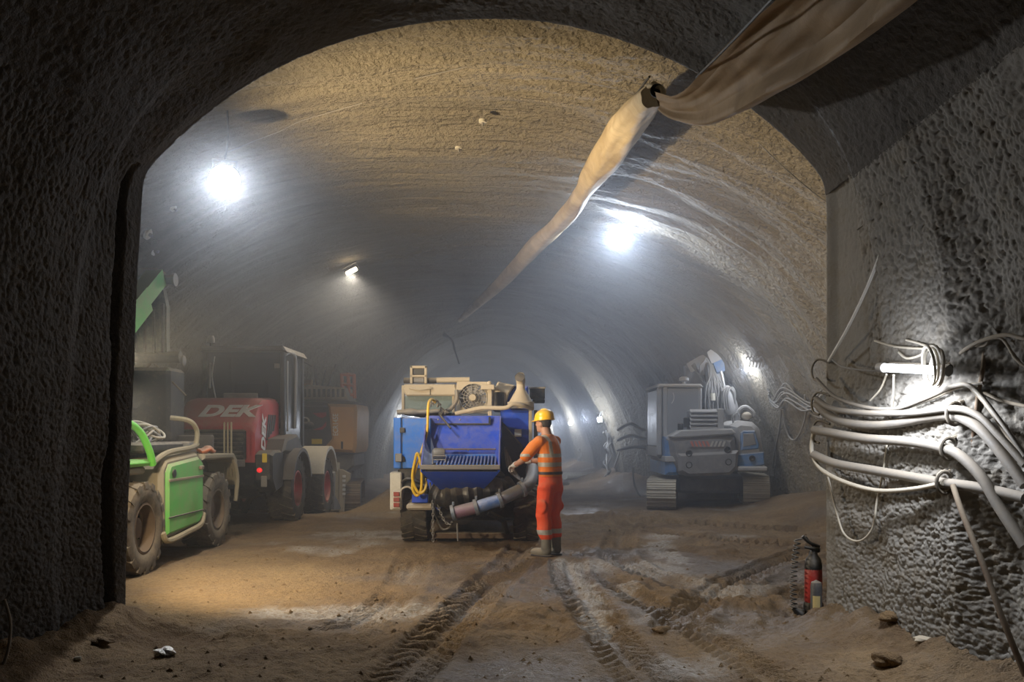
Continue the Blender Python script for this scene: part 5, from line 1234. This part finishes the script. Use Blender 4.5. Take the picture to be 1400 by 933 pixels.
# black plug for the shade where the two sleeves are laced together
o = MB(); c_ = P(897, 127, 7.4); o.lathe([(.035, .0), (.055, -.03), (.058, -.05), (.045, -.05), (.03, -.01), (.0, .01)], c_, 'y', 20); o.build('sleeve_mouth', M_black, duct)
hose('lacing', M_canvas, duct, [P(886, 118, 7.45), P(893, 117, 7.4), P(905, 122, 7.35), P(906, 136, 7.35)], .02)
MB().tube(smooth_path([P(604, 430, 24.6), P(610, 446, 24.6), P(606, 456, 24.5), P(618, 466, 24.5), P(622, 480, 24.5), P(628, 498, 24.5)], 6), [.10] * 8 + [.12] * 8 + [.07] * 8 + [.05] * 7, 12, True, .4).build('torn_end', M_char, duct, 60)
sw = MB(); sw.tube(smooth_path([P(1062, -8, 4.75), P(1000, 58, 5.6), P(952, 106, 6.5)], 6), .009, 6); sw.build('suspension_wire', M_dark, duct)
sw = MB(); sw.tube(smooth_path([P(888, 105, 7.45), P(872, 126, 8.1), P(845, 163, 9.3), P(826, 190, 10.2)], 6), .010, 6); sw.build('suspension_wire', M_dark, duct)

# ================================================================== CABLES ON THE RIGHT WALL
M_pipe = paint('grey plastic conduit', (0.16, 0.152, 0.14), 0.5, 0, 0.5, (0.22, 0.19, 0.15), 9)
M_pipeb = paint('brown dusty conduit', (0.20, 0.17, 0.13), 0.6, 0, 0.5)
M_cabd = paint('dark rubber cable', (0.06, 0.055, 0.05), 0.5, 0, 0.45)
def cable(name, label, pts, r, mat, off=.12, k=7, n=12, cat='cable', group=None):
    pp = [RW(p[0], p[1], p[2] if len(p) > 2 else off) for p in pts]; c_ = pp[len(pp) // 2]
    o = MB().tube(smooth_path(pp, k), r, n).build(name, mat, None, 60, loc=c_); return tag(o, label, cat, group)
cable('power_cable', 'thin grey cable sagging just below the tube lamp, topmost of the run', [(1116, 518), (1142, 543), (1183, 557), (1224, 559), (1264, 545), (1305, 528), (1330, 531, .15), (1370, 579, .2), (1402, 624, .2)], .014, M_pipe, .15)
cable('power_cable', 'second grey cable under the tube lamp, nearly straight', [(1115, 545), (1138, 559), (1183, 565), (1244, 565), (1305, 559), (1338, 569), (1366, 596), (1402, 636)], .022, M_pipe, .17)
cable('conduit_pipe', 'thick grey conduit, upper of the three, dipping then falling away at its near end', [(1116, 552), (1142, 573), (1183, 581), (1224, 579), (1272, 570), (1305, 569), (1338, 585), (1370, 621), (1402, 664)], .034, M_pipe, .12, cat='pipe')
cable('conduit_pipe', 'thick grey conduit that bends steeply down across the dark near wall', [(1113, 588), (1130, 591), (1183, 600), (1240, 604), (1285, 612), (1313, 624), (1342, 653), (1366, 693), (1402, 748)], .034, M_pipe, .15, cat='pipe')
cable('conduit_pipe', 'lowest thick pale conduit, running almost straight along the wall', [(1113, 622), (1142, 634), (1191, 643), (1248, 653), (1285, 660), (1330, 666), (1366, 673), (1402, 682)], .034, M_pipe, .12, cat='pipe')
cable('power_cable', 'cream cable looping round the corner and sagging beneath the lowest conduit', [(1124, 584, .1), (1113, 592, .12), (1110, 618, .13), (1122, 641, .13), (1154, 659), (1199, 671), (1248, 669), (1289, 661)], .016, M_cream, .16)
cable('power_cable', 'dark thin cable rising under the tube lamp to the hanger rod', [(1180, 562), (1230, 560), (1275, 545), (1310, 530), (1345, 524)], .010, M_cabd, .13)
cable('power_cable', 'brown cable slanting down from the hanger rod across the dark wall', [(1330, 531), (1352, 556), (1375, 590), (1402, 628)], .017, M_pipeb, .08)
cable('power_cable', 'dark cable bowing upward from the coil to the picture edge', [(1296, 500), (1320, 478), (1345, 465), (1375, 458), (1402, 464)], .012, M_pipeb, .10)
cable('power_cable', 'thin brown cable leaving the hanger rod almost level', [(1346, 537), (1370, 548), (1402, 556)], .011, M_pipeb, .08)
cable('power_cable', 'short brown cable kinked above the hanger rod', [(1318, 472), (1345, 473), (1355, 463), (1372, 465), (1388, 490), (1402, 502)], .009, M_pipeb, .06)
cable('hanging_cord', 'pale cord hanging from the tube lamp in a long loop to the corner', [(1222, 513, .24), (1221, 545, .15), (1215, 587, .06), (1209, 636, .06), (1199, 685, .05), (1193, 722, .06), (1175, 740, .08), (1154, 730, .08), (1142, 693, .08), (1132, 652, .1)], .0075, M_cream)
cable('hanging_cord', 'short pale cord slanting from the tube lamp to the upper cables', [(1212, 512, .24), (1204, 532, .18), (1190, 548, .14)], .0065, M_cream)
cable('power_cable', 'thin cord from the tube lamp end to the corner', [(1206, 508, .26), (1175, 506, .18), (1150, 501, .10), (1136, 490, .08)], .0065, M_hose)
cable('conduit_rod', 'slim white rod leaning from the wall corner up to the roof', [(1225, 276, .10), (1207, 335, .14), (1189, 385, .16), (1160, 447, .14), (1133, 494, .08)], .011, paint('white conduit', (.55, .54, .50), .5, 0, .2), cat='rod')
cable('roof_wire', 'dark wire running from the top of the white rod down the dark wall', [(1225, 276, .10), (1280, 350, .06), (1340, 425, .04), (1402, 505, .03)], .007, M_cabd, cat='wire')
cable('roof_wire', 'short dark wire from the white rod back to the wall edge', [(1222, 277, .10), (1198, 295, .04), (1172, 314, .03)], .006, M_cabd, cat='wire')
# coil of spare cable tied to the lamp
ct = thing('cable_coil', RW(1276, 503, .28), 'loops of cream cable wound round the right end of the tube lamp', 'cable')
for k, (cx_, cy_, rx, ry, tl) in enumerate(((1273, 503, 10, 27, 0), (1277, 501, 13, 29, 2), (1281, 503, 9, 25, -3), (1270, 500, 8, 26, 3))):
    mb = MB(); mb.tube([RW(cx_ + rx * math.cos(a) + tl * math.sin(a), cy_ + ry * math.sin(a), 0.27 + .012 * k + .05 * math.cos(a)) for a in [2 * PI * j / 26 for j in range(26)]], .0095, 8, close=True); mb.build('loop', M_cream, ct)
for k, q in enumerate(([(1196, 466, .10), (1212, 471, .10), (1225, 474, .11)], [(1239, 465, .12), (1255, 469, .12), (1269, 474, .14)], [(1229, 482, .14), (1240, 490, .15), (1258, 486, .15), (1270, 476, .15)], [(1222, 474, .12), (1245, 476, .12), (1268, 477, .13)])):
    hose('tie', M_cream, ct, [RW(a, b_, c_) for a, b_, c_ in q], .0085)
cf = MB(); q = RW(1284, 478, .05); cf.lathe([(.0, -.03), (.035, -.03), (.04, 0), (.028, .05), (.03, .09), (.0, .1)], q, 'z', 14); tag(cf.build('junction_socket', M_grey, None, 40, loc=q), 'small grey socket fixed to the wall above the tube lamp', 'socket')
# steel hangers
def rodthing(name, label, pts, r, mat, cat):
    pp = [RW(*p) for p in pts]; o = MB().tube(smooth_path(pp, 5), r, 8).build(name, mat, None, 60, loc=pp[0]); return tag(o, label, cat)
rodthing('hanger_rod', 'dark bent steel bar the cables hang from, on the near side of the tube lamp', [(1346, 480, .03), (1343, 510, .06), (1338, 535, .06), (1334, 570, .05), (1329, 610, .04), (1321, 646, .03)], .014, M_rust, 'bar')
rodthing('brace_rod', 'long brown rod leaning from the lowest conduit down to the floor', [(1303, 664, .17), (1315, 700, .22), (1345, 775, .26), (1370, 845, .28), (1402, 925, .26)], .018, M_rust, 'rod')
for (px, py, h_, lab) in ((1305, 566, 15, 'dark clamp holding the upper thick conduit'), (1297, 614, 15, 'dark clamp holding the steeply bending conduit'), (1291, 660, 15, 'dark clamp holding the lowest conduit and brown rod')):
    q = RW(px, py, .14); sc_ = q.y / FPX; hh = h_ * sc_
    t = thing('cable_clamp', q, lab, 'clamp'); a_ = Vector((-.28, 1, 0)).normalized()
    mb = MB(); mb.tube([q + Vector((.05 * math.cos(a), 0, hh * math.sin(a))) for a in [2 * PI * j / 16 for j in range(16)]], .013, 8, close=True); mb.build('strap', M_cabd, t)
    MB().cyl(q + Vector((.03, 0, hh)), q + Vector((.12, .02, hh + .03)), .012, n=6).build('anchor', M_cabd, t)
for (py, lab) in ((508, 'uppermost small hook at the wall corner'), (553, 'middle small hook at the wall corner'), (592, 'lowest small hook at the wall corner')):
    rodthing('cable_hook', lab, [(1134, py - 12, .01), (1118, py - 16, .05), (1110, py - 4, .09), (1112, py + 10, .10), (1120, py + 14, .10)], .009, M_cabd, 'hook')

# ---- sagging bundle on the cavern wall behind the corner
rnd = random.Random(11)
M_cabl = paint('pale dusty cable', (0.24, 0.235, 0.22), 0.6, 0, 0.4, (.30, .28, .25))
labs = ['uppermost sagging cable on the cavern wall behind the corner', 'second sagging cable on the cavern wall, below the uppermost', 'third sagging cable of the wall bundle behind the corner', 'fourth sagging cable of the wall bundle behind the corner', 'fifth sagging cable of the wall bundle behind the corner', 'lowest sagging cable of the wall bundle behind the corner']
def cavwall(px, z, off=.12):
    lo, hi = 8.0, 40.0
    for _ in range(50):
        Y = (lo + hi) / 2
        if 700 + (vault_x(z, Y) - off) * FPX / Y > px: lo = Y
        else: hi = Y
    return Vector((vault_x(z, Y) - off, Y, z))
def cw_px(px, py, off=.12):
    z = 2.0
    for _ in range(12):
        p = cavwall(px, z, off); z = EYE + (HOR - py) / FPX * p.y
    return cavwall(px, z, off)
for k, lab in enumerate(labs):
    j_ = [rnd.uniform(-5, 5) for _ in range(4)]; m1 = 1060 + rnd.uniform(-5, 6); m2 = 1097 + rnd.uniform(-8, 8)
    pts = [(1048 + rnd.uniform(0, 5), 532 + 3.5 * k), (m1, 545 + 3 * k + j_[0]), (1074 + rnd.uniform(-4, 4), 524 + 5 * k + j_[1] * .5), (m2, 551 + 2.5 * k + j_[2]), (1112, 548 + 3 * k + j_[3] * .6), (1124, 532 + 8 * k)]
    pp = [cw_px(a, b_, .14 + .02 * k) for a, b_ in pts]
    tag(MB().tube(smooth_path(pp, 6), .016, 7).build('wall_cable', M_cabl, None, 60, loc=pp[0]), lab, 'cable', 'cables sagging on the cavern wall')
for lab, pts in (('cable drooping in a deep U below the wall bundle', [(1070, 560), (1073, 580), (1078, 596), (1085, 602), (1093, 594), (1099, 578), (1103, 558)]), ('thin cable hanging straight down below the wall bundle', [(1068, 560), (1066, 585), (1060, 615), (1056, 640)]), ('cable crossing down the wall beside the deep U', [(1100, 540), (1104, 558), (1112, 568), (1126, 572)])):
    pp = [cw_px(a, b_, .15) for a, b_ in pts]; tag(MB().tube(smooth_path(pp, 6), .018, 7).build('wall_cable', M_cabl, None, 60, loc=pp[0]), lab, 'cable', 'cables sagging on the cavern wall')
# fittings above the wall lamp
t = thing('lamp_bracket', cw_px(1031, 490, .1), 'wire bracket with cable loops above the cavern wall lamp', 'bracket')
for k in range(5):
    a = cw_px(1020 + 4.5 * k, 492, .15); hose('loop', M_cabl, t, [a, a + Vector((.02, -.05, .05)), a + Vector((.08, -.03, -.02)), a + Vector((.05, -.05, -.16))], .014)
# far tunnel cable bundles
for (px, py, Y, lab) in ((828, 590, 25.3, 'knotted cable bundle hanging below the first far tunnel lamp'), (792, 594, 33.5, 'smaller cable bundle hanging below the second far tunnel lamp')):
    t = thing('cable_bundle', P(px, py, Y), lab, 'cable')
    for j in range(5):
        hose('strand', M_cabl, t, [P(px + rnd.uniform(-4, 4) + (i % 2) * 5, py + i * (11 if Y < 30 else 6) + rnd.uniform(-2, 2), Y + rnd.uniform(-.15, .15)) for i in range(8)], .02)
tag(MB().tube(smooth_path([P(840, 640, 25.0), P(852, 600, 24.6), P(846, 575, 25), P(828, 556, 25.3)], 6), .03, 7).build('wall_cable', M_cabl, None, 60, loc=P(840, 640, 25)), 'cable running up the wall beside the first far tunnel lamp', 'cable', 'cables in the far tunnel')
for k, lab in enumerate(('upper dark hose strung on the wall left of the blue-grey excavator', 'middle dark hose strung on the wall left of the blue-grey excavator', 'lower dark hose strung on the wall left of the blue-grey excavator')):
    pp = [P(845, 588 + 14 * k, 22.6), P(862, 580 + 16 * k, 21.8), P(880, 588 + 12 * k, 21.0), P(897, 582 + 18 * k, 20.4)]
    tag(MB().tube(smooth_path(pp, 6), .04, 8).build('wall_hose', M_edark, None, 60, loc=pp[0]), lab, 'hose', 'hoses left of the excavator')
pp = [P(865, 640, 21.6), P(868, 665, 21.4), P(878, 680, 21.0), P(897, 684, 20.3)]
tag(MB().tube(smooth_path(pp, 6), .025, 8).build('wall_hose', M_cabl, None, 60, loc=pp[0]), 'pale hose curving to the floor left of the blue-grey excavator', 'hose', 'hoses left of the excavator')
p0, p1 = P(772, 651, 27), P(812, 650, 28.5)
tag(MB().cyl(p0, p1, .11, n=14).build('floor_pipe', M_creamp, None, 40, loc=p0), 'pale pipe lying on the far tunnel floor behind the worker', 'pipe')
p0 = P(768, 662, 22.2); p1 = P(778, 661, 22.2)
tag(MB().tube([p0, p0.lerp(p1, .8), p1], [.05, .05, .035], 10).build('pipe_stub', M_sticker, None, 40, loc=p0), 'short white pipe end on the floor behind the worker', 'pipe')

# ---- roof wires and bolt plates
def rp(px, py, drop=.03):
    lo, hi = 7.2, 40.0
    for _ in range(50):
        Y = (lo + hi) / 2; p = P(px, py, Y)
        if p.z < vault_z(p.x, Y) - drop - .03: lo = Y
        else: hi = Y
    return P(px, py, Y)
for lab, pts in (('thin pale wire along the crown of the vault', [(566, 108), (600, 100), (645, 90), (690, 82), (730, 74), (765, 64), (795, 59), (832, 62)]), ('faint wire slanting above the left flood lamp', [(312, 208), (350, 192), (382, 180), (410, 166), (450, 154), (495, 141)]), ('dark wire from the duct down to the right edge of the opening', [(1036, 194), (1060, 218), (1090, 245), (1118, 268), (1131, 277)])):
    pp = [rp(a, b_) for a, b_ in pts] if 'right edge' not in lab else [P(a, b_, 8.3 - .15 * i) for i, (a, b_) in enumerate(pts)]
    tag(MB().tube(smooth_path(pp, 5), .0045, 6).build('roof_wire', M_hose if 'right' not in lab else M_cabd, None, 60, loc=pp[0]), lab, 'wire')
for (px, py, lab) in ((237, 285, 'small round bolt plate on the vault below the left flood lamp'), (627, 202, 'small round bolt plate in the middle of the vault'), (203, 320, 'larger pale bolt plate close to the left edge of the opening'), (660, 166, 'small bolt plate near the crown of the vault'), (212, 342, 'small pale bolt plate under the larger one near the left edge')):
    p = rp(px, py, .02); n_ = (Vector((-.4, p.y - .6, 1.6)) - p).normalized()
    n_ = (Vector((-.5, p.y, 1.5)) - p).normalized(); t = thing('bolt_plate', p, lab, 'bolt plate', 'rock bolt plates')
    rr = .09 if 'larger' in lab else .05
    MB().tube([p - n_ * .02, p + n_ * .015], rr, 14).build('plate', M_creamp, t); MB().tube([p, p + n_ * .06], rr * .3, 8).build('nut', M_grey, t)

# ================================================================== THINGS ON THE FLOOR
M_ext = paint('red extinguisher', (0.33, 0.025, 0.02), 0.42, 0, 0.2)
Ye = 7.35
gE = ground(2.5, Ye)
c_ = P(1112, 842, Ye); zb = c_.z
ext = thing('fire_extinguisher', (c_.x, Ye, zb), 'red fire extinguisher with black top and coiled hose beside the wall corner', 'extinguisher')
MB().lathe([(0, 0), (.065, 0), (.072, .03), (.072, .36), (.068, .40)], (c_.x, Ye, zb), 'z', 24).build('cylinder', M_ext, ext)
MB().lathe([(.0685, .38), (.071, .42), (.060, .475), (.035, .51), (.03, .54), (.0, .545)], (c_.x, Ye, zb), 'z', 22).build('shoulder', M_black, ext)
MB().lathe([(.076, 0), (.080, .01), (.080, .10), (.073, .12)], (c_.x, Ye, zb - .005), 'z', 22).build('foot_ring', M_black, ext)
hv = MB(); hv.box(c_.x - .02, c_.x + .05, Ye - .03, Ye + .03, zb + .53, zb + .575, .01); hv = hv.build('valve', M_black, ext)
hose('lever', M_black, hv, [(c_.x + .05, Ye, zb + .575), (c_.x - .03, Ye, zb + .61), (c_.x - .09, Ye, zb + .665)], .014); hose('carry_handle', M_black, hv, [(c_.x + .05, Ye, zb + .54), (c_.x - .0, Ye - .02, zb + .56), (c_.x - .08, Ye - .02, zb + .575)], .012)
mb = MB(); pts = []
for k in range(260):
    f = k / 259; th = f * 2 * PI * 15; cx_ = c_.x - .13 - .02 * math.sin(f * 3) - .03 * f; cz_ = zb + .64 - .58 * f
    pts.append((cx_ + .024 * math.cos(th), Ye + .024 * math.sin(th), cz_))
pts = [(c_.x + .0, Ye, zb + .57), (c_.x - .06, Ye, zb + .66)] + pts
mb.tube(pts, .0065, 6); mb.build('coiled_hose', M_black, ext)
mb = MB(); mb.tube([(c_.x - .17, Ye, zb + .07), (c_.x - .13, Ye, zb + .03), (c_.x - .10, Ye, zb + .01)], [.02, .035, .05], 12); mb.build('hose_nozzle', M_black, ext)
c2 = P(1116, 853, 7.12); cyl_ = thing('steel_cylinder', c2, 'small grey cylinder with yellow label in front of the red extinguisher', 'cylinder')
MB().lathe([(0, 0), (.042, 0), (.046, .012), (.046, .30), (.040, .335), (.0, .355)], c2, 'z', 22).build('body', paint('scuffed dark grey', (.075, .075, .078), .5, .2, .3), cyl_)
q = MB(); n_ = 8
for i in range(n_):
    a0_ = math.radians(215 + 75 * i / n_); a1_ = math.radians(215 + 75 * (i + 1) / n_); r_ = .0467
    q._add([(c2.x + r_ * math.cos(a0_), c2.y + r_ * math.sin(a0_), c2.z + .12), (c2.x + r_ * math.cos(a1_), c2.y + r_ * math.sin(a1_), c2.z + .12), (c2.x + r_ * math.cos(a1_), c2.y + r_ * math.sin(a1_), c2.z + .23), (c2.x + r_ * math.cos(a0_), c2.y + r_ * math.sin(a0_), c2.z + .23)], [(0, 1, 2, 3)])
q.build('label_band', paint('faded label', (.45, .36, .15), .6, 0, .3), cyl_)
def lump(name, label, px, py, r, mat, cat, seed, squash=.7, up=.5):
    Y = EYE * FPX / (py - HOR); p = P(px, py, Y); p.z = ground(p.x, p.y); rr = random.Random(seed)
    bm = bmesh.new(); bmesh.ops.create_icosphere(bm, subdivisions=3, radius=1)
    for v in bm.verts:
        n_ = v.co.copy(); k = 1 + .25 * math.sin(3.1 * n_.x + seed) * math.cos(2.7 * n_.y + seed * 2) + .12 * math.sin(4 * n_.z + 5 * n_.x + 3 * n_.y + seed) + rr.uniform(-.03, .03)
        v.co = Vector((n_.x * r * k * 1.2, n_.y * r * k, n_.z * r * k * squash))
    me = bpy.data.meshes.new(name); bm.to_mesh(me); bm.free(); me.materials.append(mat)
    if cat == 'stone': me.polygons.foreach_set('use_smooth', [True] * len(me.polygons))
    o = link(name, me, None, p + Vector((0, 0, r * squash * up))); return tag(o, label, cat)
M_foil = paint('crumpled foil', (.75, .75, .76), .25, .85, .0, bump=.9, scale=14)
lump('crumpled_foil', 'crumpled piece of silver foil lying on the mud', 226, 902, .058, M_foil, 'litter', 4, .6, .5)
lump('stone', 'muddy stone at the foot of the coarse wall', 1216, 893, .055, M_mud, 'stone', 2)
lump('stone', 'larger muddy stone nearest the camera below the coarse wall', 1212, 920, .075, M_mud, 'stone', 9)
lump('stone', 'low brown clod at the foot of the left wall', 140, 893, .07, M_mud, 'stone', 5, .4)
lump('stone', 'pale pebble at the foot of the left wall', 106, 908, .018, M_creamp, 'stone', 6)
lump('stone', 'dark clod in the wet ruts before the extinguisher', 905, 863, .06, M_mud, 'stone', 12, .45)
lump('stone', 'flat pale stone at the wall base beside the larger muddy stone', 1262, 912, .05, M_tan, 'stone', 15, .4)
# thin cable hanging on the left wall
pp = [Vector((wall_l(5.55) + .10, 5.55, 1.0)), Vector((wall_l(5.6) + .13, 5.6, .62)), Vector((wall_l(5.6) + .16, 5.6, .30)), Vector((wall_l(5.55) + .2, 5.55, .12))]
pp = [P(6, 820, 5.6), P(14, 850, 5.6), P(12, 885, 5.55), P(3, 915, 5.5)]
tag(MB().tube(smooth_path(pp, 6), .010, 7).build('hanging_cord', M_pipeb, None, 60, loc=pp[0]), 'thin brown cord at the foot of the left wall, at the picture edge', 'cord')
# loose clods of mud too small to count
rr = random.Random(21); mb = MB()
for k in range(900):
    Y = 4.6 + 9.5 * rr.random() ** 1.5; x = rr.uniform(-2.6, 2.3) if Y < 7 else rr.uniform(-3.6, 5.0)
    if not (ground(x, Y) < .5): continue
    r_ = rr.uniform(.006, .022); z = ground(x, Y); ph = rr.random() * 6
    vv = [(x + r_ * 1.3 * math.cos(ph + a) * rr.uniform(.7, 1.2), Y + r_ * math.sin(ph + a) * rr.uniform(.7, 1.2), z - .004) for a in (0, 1.26, 2.5, 3.77, 5.03)] + [(x + rr.uniform(-.3, .3) * r_, Y + rr.uniform(-.3, .3) * r_, z + r_ * rr.uniform(.6, 1.1))]
    mb._add(vv, [(0, 1, 5), (1, 2, 5), (2, 3, 5), (3, 4, 5), (4, 0, 5)])
o = mb.build('mud_crumbs', M_mud, None, 0); tag(o, 'loose crumbs of mud scattered over the floor', 'mud', kind='stuff')
